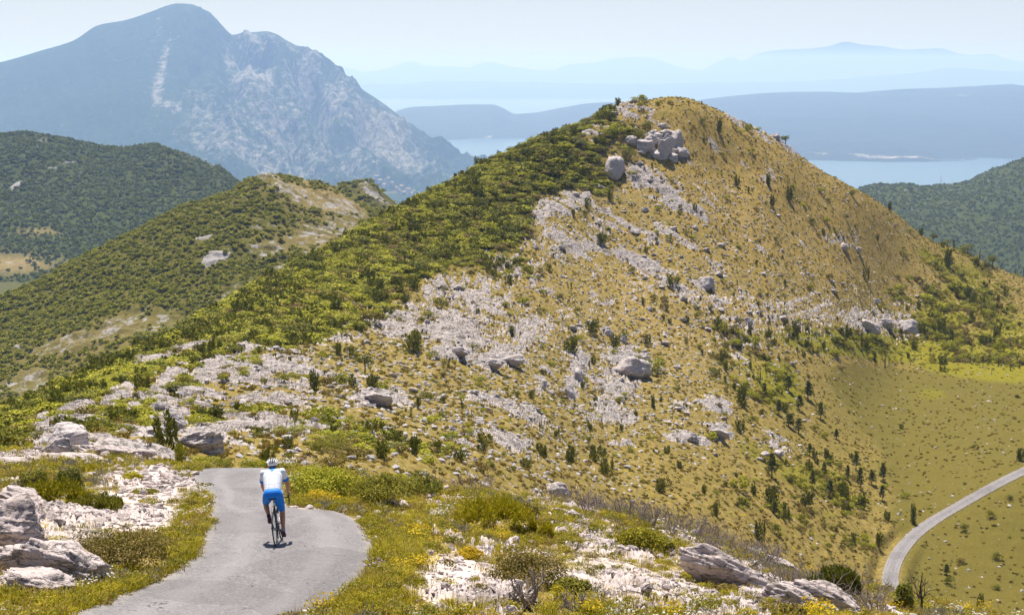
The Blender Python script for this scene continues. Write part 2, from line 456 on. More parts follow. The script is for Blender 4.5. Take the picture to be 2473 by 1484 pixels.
# stony ground away from the outcrops
stony = 0.62 * blob(PX, PY, 1180, 930, 560, 260, 0) + 0.52 * blob(PX, PY, 1600, 640, 420, 240, 20) + 0.26 * blob(PX, PY, 640, 960, 260, 130, 0) + 0.18 * blob(PX, PY, 1950, 720, 250, 110, 8)
stony = np.where(FG, 0.18, stony)
meadow = blob(PX, PY, 2290, 1020, 330, 125, 8) * (~FG)
meadow = np.maximum(meadow, blob(PX, PY, 2440, 1330, 200, 140, 0) * (~FG))
ml = np.interp(PY, [870, 885, 960, 1080, 1200, 1330, 1400], [2500, 1990, 2010, 2110, 2150, 2165, 2165]) + n_big * 22
bare_m = sstep(-25, 25, PX - ml) * sstep(868, 900, PY + n_big * 10) * (~FG)
meadow = np.maximum(meadow, bare_m)
yel = np.zeros_like(PX)
for (cx, cy, rx, ry, an, st) in [(2150,840,320,36,5,1),(2360,885,190,34,8,1),(2270,770,55,80,-25,.9),(2330,680,60,70,35,.6),(2260,630,70,16,30,.7),(1880,930,70,60,45,.9),(1800,880,60,40,30,.5),
        (1950,1150,150,50,15,.55),(1830,1090,80,30,20,.5),(1990,1240,60,25,0,.4),(2250,950,60,20,0,.5),(2420,820,90,90,20,.7),(1700,560,60,14,20,.25),(1760,760,50,16,0,.3)]:
    yel = np.maximum(yel, st * blob(PX, PY, cx, cy, rx, ry, an))
yel = np.where(FG, 0, yel)
dry = np.clip(1.15 * blob(PX, PY, 1830, 430, 330, 190, 30) + 0.5 * blob(PX, PY, 1620, 720, 500, 160, 15) + .5 * blob(PX, PY, 2100, 640, 200, 90, 30), 0, 1)
# road beds
inroad = np.zeros_like(PX); roadedge = np.zeros_like(PX)
rl, rr = np.interp(PY, rows_py, Lx), np.interp(PY, rows_py, Rx)
px_m = F_ / np.maximum(T.Y, 1)
dpx = np.minimum(PX - rl, rr - PX) / px_m                      # metres inside the edge
okp = FG & (PY > 1131) & (PY < 1690) & (T.Y < 62)
EE = np.array([(p.x, p.y) for p in EL + ER])
okd = FG & (T.Y < 75) & (np.abs(T.X) < 40)
qx, qy = T.X[okd], T.Y[okd]
de = np.full(len(qx), 99.0)
for k in range(len(EE)):
    de = np.minimum(de, (qx - EE[k, 0]) ** 2 + (qy - EE[k, 1]) ** 2)
de = np.sqrt(de)
rdist = np.full_like(PX, -99.0)                                  # metres inside (+) or outside (-) the lane
ins = ((dpx[okd] > 0) & okp[okd])
extp = np.array([(p.x, p.y) for p in [(a + b) / 2 for a, b in zip(ext_l, ext_r)]])
dxt = np.min(np.hypot(qx[:, None] - extp[None, :, 0], qy[:, None] - extp[None, :, 1]), axis=1)
ins |= dxt < 1.5
rdist[okd] = np.where(ins, de, -de)
inroad = sstep(-0.12, 0.10, rdist)
roadedge = np.where(rdist < 0, np.exp(np.minimum(rdist, 0) / 0.5), 0)
far = T.Y > 150
dv = np.full_like(PX, 99.0)
sel = far & (T.X > 20) & (PX > 2000) & (PY > 980) & (~FG)
pts = np.stack([T.X[sel], T.Y[sel]], 1)
dm = np.full(len(pts), 99.0); vz = np.zeros(len(pts))
for k in range(len(VXY)):
    d = np.hypot(pts[:, 0] - VXY[k, 0], pts[:, 1] - VXY[k, 1])
    b = d < dm
    dm[b] = d[b]; vz[b] = VZ[k]
dv[sel] = dm
vzz = np.zeros_like(PX); vzz[sel] = vz
vroad = sstep(3.6, 2.0, dv)
verge = sstep(2.4, 1.5, dv)

# ---- relief
al = np.where(PX < 1150, 0.75, -0.95)                            # bedding runs round the hill
al = 0.55 - 1.15 * sstep(950, 1350, PX) * sstep(860, 700, PY)
al = np.where(FG, -0.6 * sstep(900, 1400, PX), al)
near_k = np.where(FG, 0.25, 1.0)
ua = (T.X * np.cos(al) + T.Y * np.sin(al)) / near_k
va = (-T.X * np.sin(al) + T.Y * np.cos(al)) / near_k
warp = fbm(ua / 5, va / 5, 40, 3) * 1.2
n_str = fbm(ua / 5.6 + warp * .25, va / 2.4 + warp * .5, 5, 5, 0.6)
n_fine = fbm(ua / 2.0, va / 0.8, 21, 4, 0.6)
rid = ridged(ua / 3.2, va / 1.3, 9, 4)
n_tiny = fbm(ua / 0.9, va / 0.36, 25, 2, 0.6)
stony = stony * (1 - .85 * np.clip(meadow, 0, 1))
n_out = fbm(ua / 11.0 + warp * .3, va / 3.6 + warp * .4, 45, 4, 0.55)
arg = np.where(FG, D * .72, np.where(PY > 860, D * .62, D * .57)) + stony * .38 + 0.34 * n_str + 0.20 * n_fine + .07 * n_tiny + (.34 + .16 * np.clip(stony * 1.6, 0, 1)) * n_out - np.where(FG, .44, .49 + .055 * sstep(480, 620, PY))
arg = np.where(scrub > .4, arg - 0.25, arg)
rockm = sstep(0.0, 0.16, arg)
rockh = np.clip(arg, 0, .9)
amp = np.where(FG, 0.30, 1.15) * np.clip(T.Y / 220.0, 0.45, 1.1) ** np.where(FG, 0, 1)
disp = rockm * (0.10 + 0.50 * rockh + 0.30 * rid * sstep(0, .25, rockh) + 0.06 * n_fine + .03 * n_tiny) * amp
bq = va * .42 + n_str * 1.1 + fbm(ua / 9, va / 9, 47, 3) * .8
bs = bq - np.floor(bq)
ledge = sstep(0.0, .16, bs) - bs * .9
disp = disp + rockm * sstep(0, .2, rockh) * ledge * np.where(FG, .10, .40)
soil = np.where(FG, 0.03, 0.13) * n_mid + np.where(FG, 0.06, 0.5) * n_big * (1 - np.clip(meadow, 0, 1) * .7)
soil += np.where(FG, 0.016, 0.07) * fbm(T.X / np.where(FG, .25, .9), T.Y / np.where(FG, .25, .9), 77, 3)
flat = np.maximum(inroad, vroad)
fade_n = sstep(2, 12, T.Y)
dz = (disp + soil) * (1 - flat) * fade_n
dz = np.where(rdist > -2.0, np.maximum(dz, 0.0) * sstep(0, 1.5, -rdist) + .012 * (1 - inroad), dz) - 0.06 * inroad
T.Z = T.Zb + dz
T.Z = np.where(dv < 90, T.Z * (1 - vroad) + (vzz - 0.10) * vroad, T.Z)
rockm = rockm * (1 - flat)
gravel = np.where(FG, np.maximum.reduce([1.1 * blob(PX, PY, 390, 1175, 170, 48, 0), .95 * blob(PX, PY, 330, 1250, 190, 36, 0), .85 * blob(PX, PY, 120, 1255, 150, 40, 0),
        .8 * blob(PX, PY, 1100, 1400, 140, 80, 0), .6 * blob(PX, PY, 1500, 1400, 300, 70, 10), .55 * blob(PX, PY, 1000, 1250, 120, 30, 0), roadedge * .5]), 0)
gravel = np.where(verge > 0, np.maximum(gravel, verge * .30), gravel)
lush = np.where(FG, np.maximum.reduce([.9 * blob(PX, PY, 800, 1200, 110, 26, 0), .95 * blob(PX, PY, 960, 1340, 60, 60, 0), .8 * blob(PX, PY, 440, 1340, 70, 60, -40), .9 * blob(PX, PY, 250, 1450, 160, 40, 0),
        .6 * blob(PX, PY, 1060, 1260, 150, 30, 0), .7 * blob(PX, PY, 900, 1430, 50, 50, 0), .5 * blob(PX, PY, 1250, 1300, 120, 30, 0)]), 0)
T.attrs = {"rock": rockm, "yel": np.maximum(yel, lush), "dry": dry, "scrub": np.maximum(scrub, edge * .5), "gravel": gravel, "meadow": np.clip(meadow, 0, 1),
           "stony": np.clip(stony * 1.5 + D * .6 + np.where(FG, .3, 0), 0, 1), "near": FG * 1.0}

# ------------------------------------------------------------------ ground materials
def rock_color(n, k=1.0, warm=None):
    p = n.pos()
    a = n.noise(0.55 * k, 6.0, 0.65)
    b = n.noise(3.2 * k, 4.0, 0.7)
    c = n.noise(12.0 * k, 2.0, 0.7)
    mp = n.new("ShaderNodeMapping", Vector=p, Scale=(.45, .6, 1.9), Rotation=(.25, .35, .5))
    c1 = n.math('ABSOLUTE', n.math('SUBTRACT', n.noise(1.1 * k, 4.0, .6, vec=mp.outputs[0]), .5))
    crk = n.ramp(c1, .004, .030)
    col = n.mix(n.ramp(a, .3, .7), rgb(.36, .325, .313), rgb(.455, .412, .396))
    col = n.mix(n.ramp(b, .48, .72), col, rgb(.22, .20, .197))
    col = n.mix(n.ramp(c, .52, .75), col, rgb(.50, .46, .435))
    col = n.mix(n.ramp(n.noise(.9 * k, 3.0, .5, dist=1.0), .60, .74), col, rgb(.33, .245, .19))
    if warm: col = n.mix(1.0, col, rgb(*warm), 'MULTIPLY')
    h = n.math('ADD', n.math('MULTIPLY', b, .7), n.math('ADD', n.math('MULTIPLY', c, .35), n.math('MULTIPLY', crk, .5)))
    return col, h, crk

def ground_material():
    n = Nodes("limestone_hillside")
    rock, yel, dry, scr, gra, mea, sto, nea = [n.attr(k) for k in ("rock", "yel", "dry", "scrub", "gravel", "meadow", "stony", "near")]
    rc, rh, crk = rock_color(n)
    n1 = n.noise(0.16, 5.0, .6); n2 = n.noise(0.9, 5.0, .65); n3 = n.noise(4.0, 3.0, .7); n4 = n.noise(17.0, 2.0, .7)
    ochre = n.mix(n.ramp(n2, .35, .65), rgb(.25, .158, .028), rgb(.36, .252, .072))
    olive = n.mix(n.ramp(n2, .35, .65), rgb(.156, .113, .018), rgb(.255, .186, .050))
    g = n.mix(n.math('ADD', n.math('MULTIPLY', dry, .85), n.ramp(n1, .45, .7, 0, .4), clamp=True), olive, ochre)
    nv = n.noise(.42, 4.0, .65, dist=.6); nw = n.noise(1.7, 4.0, .7)
    g = n.mix(n.ramp(nv, .52, .64, 0, .6), g, n.mix(nw, rgb(.105, .105, .010), rgb(.19, .165, .014)))
    g = n.mix(n.ramp(nw, .52, .64, 0, .85), g, rgb(.125, .080, .026))
    g = n.mix(n.ramp(nw, .42, .32, 0, .6), g, rgb(.30, .225, .07))
    g = n.mix(n.ramp(n.noise(.8, 3.0, .6), .64, .70, 0, .8), g, rgb(.42, .29, .006))
    g = n.mix(n.ramp(n3, .45, .75, 0, .75), g, rgb(.31, .235, .09))
    g = n.mix(n.ramp(n4, .55, .8, 0, .5), g, rgb(.10, .085, .022))
    md = n.mix(n.ramp(n3, .35, .7), rgb(.100, .084, .013), rgb(.150, .120, .022))
    g = n.mix(n.math('MULTIPLY', mea, .9), g, md)
    ye = n.mix(n.ramp(n2, .35, .65), rgb(.205, .172, .010), rgb(.140, .135, .012))
    ye = n.mix(n.ramp(n3, .5, .75), ye, rgb(.29, .22, .008))
    g = n.mix(n.ramp(n.math('ADD', yel, n.math('MULTIPLY', n.math('SUBTRACT', n2, .5), .9)), .25, .7), g, ye)
    g = n.mix(n.math('MULTIPLY', scr, .8), g, n.mix(n3, rgb(.130, .118, .010), rgb(.18, .140, .022)))
    gv = n.mix(n4, rgb(.50, .415, .36), rgb(.62, .535, .48))
    gv = n.mix(n.ramp(n3, .55, .75), gv, rgb(.30, .215, .13))
    g = n.mix(n.ramp(n.math('ADD', gra, n.math('MULTIPLY', n.math('SUBTRACT', n3, .5), 1.3)), .38, .56), g, gv)
    # loose stones: every cell of a cell pattern is a stone or not
    def stones(scale, thr):
        vn = n.new("ShaderNodeTexVoronoi", {"feature": 'F1'}, Scale=scale, Vector=n.pos())
        cellr = n.new("ShaderNodeSeparateColor", i0=vn.outputs["Color"]).outputs[0]
        on = n.math('LESS_THAN', cellr, n.math('MULTIPLY', n.math('ADD', sto, .10), thr))
        return n.math('MULTIPLY', on, n.ramp(vn.outputs["Distance"], .34, .22))
    st = n.math('MAXIMUM', stones(1.15, .20), n.math('MAXIMUM', stones(2.6, .24), n.math('MULTIPLY', nea, stones(9.0, .5))))
    st = n.math('MULTIPLY', st, n.math('SUBTRACT', 1.0, n.math('MULTIPLY', scr, .7)))
    fr = n.ramp(n.math('ADD', rock, n.math('MULTIPLY', n.math('SUBTRACT', n3, .5), .55)), .40, .55)
    f = n.math('MAXIMUM', fr, st, clamp=True)
    led = n.new('ShaderNodeMapping', Vector=n.pos(), Scale=(.5, .5, 2.6), Rotation=(.30, .12, .6))
    ln = n.noise(1.3, 5.0, .7, vec=led.outputs[0])
    rc = n.mix(n.ramp(ln, .50, .40, 0, .72), rc, rgb(.155, .138, .132))
    rc = n.mix(n.ramp(crk, .9, .1, 0, .8), rc, rgb(.10, .085, .075))
    rc = n.mix(1.0, rc, rgb(1.03, 1.0, .965), 'MULTIPLY')
    rc = n.mix(nea, rc, n.mix(1.0, rc, rgb(1.16, 1.12, 1.12), 'MULTIPLY'))
    col = n.mix(f, g, rc)
    hgt = n.math('ADD', n.math('MULTIPLY', n3, .5), n.math('MULTIPLY', rock, n.math('ADD', rh, n.math('MULTIPLY', ln, 1.2))))
    dist = n.math('MULTIPLY_ADD', nea, -.22, .30)
    nb = n.new("ShaderNodeBump", Strength=.75, Height=hgt)
    n.set(nb.inputs["Distance"], dist)
    return n.done(col, .95, nb.outputs[0], .08)
M_GROUND = ground_material()
ground = T.build("ground", M_GROUND, T.attrs)
tag(ground, "limestone hill, rocky near slope and grassy valley floor", kind="structure")

def road_material():
    n = Nodes("bleached_asphalt")
    e = n.attr("edge"); ac = n.attr("across")
    a = n.noise(1.1, 4.0, .6); b = n.noise(45.0, 4.0, .75); c = n.noise(160.0, 2.0, .6)
    v = n.voro(95.0)
    col = n.mix(n.ramp(a, .35, .7), rgb(.165, .151, .149), rgb(.20, .184, .181))
    col = n.mix(n.ramp(b, .42, .75, 0, .8), col, rgb(.27, .25, .243))
    col = n.mix(n.ramp(c, .52, .8, 0, .8), col, rgb(.085, .079, .078))
    col = n.mix(n.ramp(v, .0, .22, .5, 0), col, rgb(.31, .29, .28))
    vec = n.new("ShaderNodeMapping", Vector=n.pos(), Scale=(1.0, .12, .3), Rotation=(0, 0, .12))
    tr = n.noise(1.4, 4.0, .6, vec=vec.outputs[0])
    col = n.mix(n.ramp(tr, .5, .68, 0, .45), col, rgb(.115, .105, .103))
    ed = n.ramp(n.math('ADD', e, n.math('MULTIPLY', n.math('SUBTRACT', n.noise(5.0, 4.0), .5), .5)), .28, .0)
    col = n.mix(n.math('MULTIPLY', ed, .7), col, rgb(.30, .26, .23))
    sp = n.noise(17.0, 3.0, .85)
    col = n.mix(n.ramp(sp, .54, .68, 0, .9), col, rgb(.34, .315, .305))
    col = n.mix(n.ramp(sp, .46, .32, 0, .9), col, rgb(.075, .069, .068))
    tw = n.math('ABSOLUTE', n.math('SUBTRACT', n.math('ABSOLUTE', n.math('ADD', ac, n.math('MULTIPLY', n.math('SUBTRACT', n.noise(.35, 2.0), .5), .5))), .48))
    col = n.mix(n.ramp(tw, .22, .04, 0, .30), col, rgb(.30, .277, .27))
    ck = n.math('ABSOLUTE', n.math('SUBTRACT', n.noise(.55, 5.0, .62, dist=.8), .5))
    col = n.mix(n.math('MULTIPLY', n.ramp(ck, .0055, .002), n.ramp(a, .45, .6)), col, rgb(.05, .046, .045))
    pt = n.voro(.33, 'F1', 'Color')
    pr_ = n.new('ShaderNodeSeparateColor', i0=pt).outputs[0]
    col = n.mix(n.math('MULTIPLY', n.math('LESS_THAN', pr_, .16), .28), col, rgb(.10, .094, .093))
    h = n.math('ADD', b, n.math('MULTIPLY', c, .6))
    return n.done(col, .88, n.bump(h, .6, .012), .25)
M_ROAD = road_material()
rv = np.column_stack([road_v, road_z])
m_ = NRW + 1
road_me = mesh_np("road", rv, grid_quads(len(rv) // m_, m_), mats=[M_ROAD], attrs={"edge": ('POINT', np.array(road_e)), "across": ('POINT', np.array(road_a))})
tag(put(bpy.data.objects.new("road", road_me)), "narrow grey asphalt lane bending to the brow under the cyclist", kind="structure")
# lane on the valley floor
tv = np.gradient(VXY, axis=0); tv /= np.linalg.norm(tv, axis=1)[:, None]
nv = np.stack([tv[:, 1], -tv[:, 0]], 1)
vv, ve = [], []
for k in range(len(VXY)):
    wl = 1.22 + rng.normal(0, .03)
    for q in range(9):
        f = q / 8 * 2 - 1
        p = VXY[k] + nv[k] * f * wl
        vv.append((p[0], p[1], VZ[k] + 0.02 - 0.03 * f * f)); ve.append((1 - abs(f)) * wl)
vroad_me = mesh_np("road", np.array(vv), grid_quads(len(VXY), 9), mats=[M_ROAD], attrs={"edge": ('POINT', np.array(ve) * .5), "across": ('POINT', np.tile(np.linspace(-1, 1, 9), len(VXY)))})
tag(put(bpy.data.objects.new("road.001", vroad_me)), "pale grey lane curving across the valley floor below", kind="structure")

# ------------------------------------------------------------------ farther hills
def far_material(name, green1, green2, rockc, rs, gs, bump=2.0, bstr=.7, soft=.25):
    n = Nodes(name)
    r = n.attr("rock"); d = n.attr("dry")
    a = n.noise(gs, 5.0, .65); b = n.noise(rs, 6.0, .7); c = n.noise(rs * 4, 4.0, .7)
    g = n.mix(n.ramp(n.math('ADD', n.math('MULTIPLY', a, .5), n.math('MULTIPLY', c, .5)), .38, .62), rgb(*green1), rgb(*green2))
    g = n.mix(n.math('MULTIPLY', d, n.ramp(c, .3, .7, .6, 1)), g, rgb(.26, .19, .075))
    rc = n.mix(n.ramp(c, .35, .7), rgb(*[x * .72 for x in rockc]), rgb(*rockc))
    f = n.ramp(n.math('ADD', r, n.math('MULTIPLY', n.math('SUBTRACT', b, .5), 1.6)), .5 - soft * .5, .5 + soft * .5)
    col = n.mix(f, g, rc)
    h = n.math('ADD', b, n.math('MULTIPLY', c, .5))
    return n.done(col, .95, n.bump(h, bstr, bump), .05)

def far_sheet(name, cols, px0, px1, nt, rows, sil, sil_k, mat, relief, rocks, label, rock0=0.0, dries=(), k_=1.0):
    S = Sheet(cols, px0, px1, nt, rows, sil, sil_k, k_)
    R = np.full_like(S.X, rock0)
    for (cx, cy, rx, ry, an, st) in rocks:
        R = np.maximum(R, rock0 + st * blob(S.PX, S.PY, cx, cy, rx, ry, an))
    Dr = np.zeros_like(R)
    for (cx, cy, rx, ry, an, st) in dries:
        Dr = np.maximum(Dr, st * blob(S.PX, S.PY, cx, cy, rx, ry, an))
    S.Z = S.Z + relief(S, R)
    if name == 'mountain': S.Z = np.where((S.s[None, :] < 3.2) & (S.PX < 1090), np.maximum(S.Z, 8.0 + 3.0 * S.s[None, :]), S.Z)
    S.R, S.Dr = R, Dr
    ob = S.build(name, mat, {"rock": R, "dry": Dr})
    tag(ob, label, kind="structure")
    return S

M_HILL2 = far_material("scrub_hill", (.080, .080, .012), (.125, .105, .022), (.36, .33, .315), .24, .3, .5, .8)
def rel2(S, R):
    k = sstep(.30, .55, R + .45 * fbm(S.X / 14, S.Y / 9, 55, 4))
    return fbm(S.X / 38, S.Y / 38, 51, 4) * 1.5 + fbm(S.X / 7, S.Y / 7, 52, 3) * .5 + k * (ridged(S.X / 9, S.Y / 5, 53, 4) * 1.3 + .3)
c7 = [
 (-330, [(420,None,-185),(500,1010),(540,940),(580,880),(625,820),(700,None,-160),(800,None,-200)]),
 (0,    [(420,None,-170),(500,1010),(540,920),(585,820),(640,716),(720,None,-150),(820,None,-200)]),
 (350,  [(420,None,-150),(520,880),(565,780),(610,660),(668,542),(750,None,-125),(860,None,-200)]),
 (650,  [(430,None,-130),(560,760),(610,640),(655,520),(702,428),(790,None,-110),(900,None,-190)]),
 (800,  [(430,None,-130),(570,720),(620,620),(670,530),(715,452),(800,None,-110),(910,None,-190)]),
 (950,  [(440,None,-130),(580,700),(632,630),(685,560),(730,500),(815,None,-120),(920,None,-190)]),
 (1250, [(450,None,-150),(600,760),(660,720),(710,680),(750,640),(840,None,-140),(940,None,-190)])]
s7 = [(-330,820),(0,716),(60,696),(150,650),(230,608),(300,568),(350,543),(430,500),(500,480),(560,463),(600,440),(640,428),(690,430),(740,436),(790,448),(830,468),(880,496),(940,512),(1000,560),(1250,640)]
H7 = far_sheet("hill", c7, -330, 1250, 420, [20, 60, 70, 80, 24, 10], s7, 4, M_HILL2, rel2,
     [(640,432,50,10,0,.5),(720,470,110,26,22,.48),(820,500,100,34,20,.48),(780,560,130,38,-10,.44),(640,545,60,20,0,.4),(520,620,46,16,-25,.95),(500,570,40,6,-5,.6),(640,600,70,26,0,.45),(760,610,80,20,-20,.5),
      (60,930,120,36,-15,.42),(160,840,120,30,-15,.42),(300,790,140,36,-25,.42),(400,770,90,30,-30,.40),(40,850,50,16,-20,.38),(560,710,90,28,-25,.42),(680,650,60,20,-25,.5),(560,490,60,8,-20,.35)],
     "middle hill with green scrub left and bare rock right of its crest", 0.0, [(780,470,130,60,15,.9),(760,580,140,40,0,.6),(200,850,240,60,-20,.5)])
ck = [(780, [(800,None,-150),(880,520),(900,480),(925,470),(1000,None,-150)]),
      (880, [(800,None,-150),(880,520),(905,470),(930,436),(1000,None,-150)]),
      (960, [(800,None,-150),(880,540),(905,515),(930,496),(1000,None,-150)]),
      (1040,[(800,None,-150),(880,600),(905,580),(930,560),(1000,None,-160)])]
sk = [(780,476),(810,450),(840,440),(875,434),(900,440),(930,468),(955,490),(1000,530),(1040,560)]
HK = far_sheet("hill.001", ck, 780, 1040, 110, [10, 30, 30, 16], sk, 3, M_HILL2, rel2, [(905,470,60,14,35,.62),(880,445,40,10,10,.4)],
     "small rocky knoll behind the right shoulder of the middle hill", .02, [(910,475,40,10,30,.6)])
M_HILL3 = far_material("wooded_hill", (.040, .052, .012), (.068, .078, .018), (.31, .29, .28), .05, .12, 1.5, .6)
def rel3(S, R):
    return fbm(S.X / 120, S.Y / 120, 61, 5) * 7 + ridged(S.X / 40, S.Y / 40, 62, 4) * 2.0
c6 = [(-330, [(900,None,-175),(1120,700),(1220,600),(1340,470),(1480,340),(1650,None,-150),(1900,None,-220)]),
      (0,    [(900,None,-175),(1120,690),(1220,590),(1340,460),(1500,328),(1680,None,-150),(1900,None,-220)]),
      (300,  [(900,None,-175),(1130,640),(1230,560),(1350,450),(1500,354),(1680,None,-150),(1900,None,-220)]),
      (560,  [(900,None,-185),(1140,600),(1240,540),(1360,480),(1480,436),(1650,None,-170),(1900,None,-230)]),
      (750,  [(900,None,-200),(1150,640),(1250,600),(1370,560),(1480,540),(1650,None,-200),(1900,None,-240)])]
s6 = [(-330,330),(0,328),(60,322),(130,329),(220,345),(300,355),(360,350),(420,364),(480,384),(530,410),(565,434),(640,490),(750,540)]
H6 = far_sheet("hill.002", c6, -330, 750, 380, [10, 40, 60, 80, 16, 6], s6, 4, M_HILL3, rel3,
     [(110,332,40,8,10,.45),(500,395,60,10,30,.5),(40,440,40,8,-30,.5),(150,390,60,8,-20,.45),(430,395,40,10,20,.35),(20,650,110,22,0,.35),(60,570,60,14,0,.3)],
     "dark green wooded hill behind the middle hill on the left", -.02, [(20,640,120,28,0,1.0),(90,570,60,14,0,.7),(440,370,40,10,20,.5)], 1.25)
c9 = [(1900, [(640,None,-150),(800,560),(900,520),(1000,500),(1120,480),(1250,None,-160),(1500,None,-230)]),
      (2090, [(640,None,-150),(800,600),(900,550),(1000,490),(1120,452),(1250,None,-150),(1500,None,-230)]),
      (2280, [(640,None,-150),(800,660),(900,590),(1000,510),(1130,447),(1250,None,-140),(1500,None,-230)]),
      (2473, [(640,None,-150),(800,720),(900,620),(1000,500),(1130,389),(1260,None,-130),(1500,None,-230)]),
      (2800, [(640,None,-150),(800,760),(900,600),(1000,440),(1130,300),(1260,None,-100),(1500,None,-230)])]
s9 = [(1900,500),(2040,470),(2090,451),(2150,443),(2195,440),(2230,446),(2280,449),(2330,443),(2380,423),(2430,404),(2473,388),(2600,340),(2800,290)]
H9 = far_sheet("hill.003", c9, 1900, 2800, 300, [8, 50, 60, 60, 16, 6], s9, 4, M_HILL3, rel3,
     [(2150,455,130,14,0,.30),(2230,490,140,36,15,.26),(2330,450,80,14,-10,.28),(2250,540,60,30,30,.24),(2420,420,80,14,-25,.26)],
     "hazy blue-green hill with grey rock on the far right", 0.0, [], 2.2)
M_MOUNT = far_material("rocky_mountain", (.018, .044, .018), (.040, .072, .028), (.45, .425, .40), .022, .015, 16.0, 1.0, .5)
def relm(S, R):
    X, Y = S.X / S.k, S.Y / S.k
    right = sstep(380, 640, S.PX)
    r = ridged((X + Y * .35) / 190, (Y - X * .2) / 420, 71, 5)
    base = fbm(X / 500, Y / 500, 70, 4) * 14 + r * (12 + 56 * right) + ridged((X + Y * .3) / 75, Y / 150, 74, 4) * (6 + 22 * right) + ridged(X / 24, Y / 44, 75, 3) * (2 + 4 * right)
    g = np.zeros_like(X)
    for (cx, cy, rx, ry, an, dep) in [(745,215,26,75,-22,110),(775,290,26,40,-10,80),(600,120,60,17,28,80),(655,95,44,12,20,60),(880,320,30,40,10,60),(700,330,20,70,-25,55),(560,210,16,60,-20,40),(470,180,14,70,15,22),(820,390,24,50,-30,45)]:
        g -= dep * blob(S.PX, S.PY, cx, cy, rx, ry, an)
    fade = np.where(S.s[None, :] > 3.75, np.exp(-((S.s[None, :] - 3.75) / .12) ** 2), 1)
    return ((base - 22) * np.clip(fade, .03, 1) * np.clip(S.s[None, :] / 1.0, 0, 1) + g * fade) * S.k
cm = [(-400, [(3000,None,-262),(3450,560),(3800,440),(4250,320),(4700,200),(5400,None,-150),(6500,None,-275)]),
      (0,    [(3000,None,-262),(3450,560),(3800,420),(4250,280),(4720,150),(5500,None,-150),(6500,None,-275)]),
      (240,  [(3000,None,-262),(3450,550),(3800,390),(4250,220),(4760,60),(5500,None,-100),(6500,None,-275)]),
      (430,  [(3000,None,-262),(3450,540),(3800,370),(4300,170),(4800,8),(5500,None,-60),(6500,None,-275)]),
      (640,  [(3000,None,-262),(3450,520),(3800,390),(4300,210),(4750,76),(5500,None,-100),(6500,None,-275)]),
      (850,  [(3000,None,-262),(3450,500),(3800,430),(4250,300),(4650,198),(5300,None,-180),(6300,None,-275)]),
      (1000, [(3000,None,-263),(3500,485),(3900,435),(4250,365),(4560,305),(5000,None,-230),(6000,None,-275)]),
      (1120, [(3000,None,-264),(3600,478),(4000,440),(4300,415),(4520,399),(4800,None,-272),(6000,None,-275)]),
      (1200, [(3000,None,-266),(3600,480),(4000,445),(4300,425),(4520,412),(4800,None,-274),(6000,None,-276)])]
sm = [(-400,210),(0,150),(100,122),(175,99),(240,60),(300,49),(370,26),(405,13),(430,8),(460,10),(490,22),(520,44),(548,74),(562,84),(585,82),(610,79),(640,76),(665,82),(690,97),(720,113),(755,135),(790,158),(830,182),(870,212),(920,246),(980,291),(1040,340),(1090,376),(1120,399),(1200,412)]
HM = far_sheet("mountain", cm, -400, 1200, 520, [12, 60, 80, 90, 20, 6], sm, 4, M_MOUNT, relm,
     [(395,130,13,60,15,.36),(380,210,18,60,5,.40),(410,250,40,20,10,.34),(590,170,34,60,-20,.46),(620,210,60,36,30,.46),(640,100,80,22,15,.42),(560,120,20,40,-20,.40),(530,310,120,40,28,.30),(660,300,150,70,30,.30),(700,250,50,60,20,.30),
      (640,390,190,50,15,.33),(800,260,60,80,35,.36),(900,310,100,60,38,.38),(960,370,130,54,38,.36),(820,400,130,50,20,.30),(740,170,40,40,30,.40),(480,240,50,30,30,.25),(380,60,14,40,20,.2),(560,370,140,40,20,.30)],
     "big hazy blue mountain with pale rock streaks on its right face", .13, [(930,330,50,80,-30,.35)], FAR)

M_ISLE = far_material("hazy_island", (.026, .036, .020), (.055, .060, .030), (.42, .38, .35), .008, .004, 25, .8)
def reli(S, R):
    k = np.clip(S.s[None, :], 0, 1)
    return (fbm(S.X / 1100, S.Y / 1100, 81, 5) * 34 + ridged(S.X / 420, S.Y / 600, 82, 4) * 22 - 14) * k * np.where(S.s[None, :] > 2.8, .25, 1)
ci = [(800,  [(6000,None,-275),(6400,340),(7200,320),(8200,300),(9500,None,-275)]),
      (960,  [(5900,None,-275),(6250,339),(7000,300),(8000,266),(9300,None,-275)]),
      (1190, [(5850,None,-275),(6200,339),(6900,292),(7900,253),(9300,None,-275)]),
      (1260, [(5850,None,-275),(6150,340),(6900,300),(7900,276),(9300,None,-275)]),
      (1480, [(5600,None,-275),(5900,348),(6800,290),(7900,246),(9500,None,-275)]),
      (1700, [(5100,None,-275),(5400,366),(6500,290),(8000,238),(10000,None,-275)]),
      (2000, [(4750,None,-275),(4980,379),(6200,290),(8000,223),(10000,None,-275)]),
      (2473, [(4600,None,-275),(4830,387),(6200,280),(8000,207),(10000,None,-275)]),
      (2900, [(4550,None,-275),(4750,392),(6200,270),(8000,190),(10000,None,-275)])]
si = [(800,310),(930,292),(962,268),(1000,259),(1060,256),(1120,253),(1190,252),(1215,260),(1245,275),(1290,273),(1350,262),(1420,250),(1470,247),(1520,252),(1580,262),(1640,252),(1700,240),(1800,229),(1900,223),(1990,222),(2060,224),(2130,219),(2200,215),(2280,212),(2350,208),(2440,203),(2473,206),(2900,190)]
HI = far_sheet("hill.004", ci, 800, 2900, 420, [8, 50, 50, 16], si, 3, M_ISLE, reli, [(1180,322,60,6,5,.4),(1560,300,100,10,0,.25),(2330,236,30,5,5,.5),(1150,333,160,3,0,.35),(2150,381,300,4,1,.5),(2450,386,60,4,0,.7)],
     "long blue headland beyond the strait behind the main hill", -.02, (), FAR)
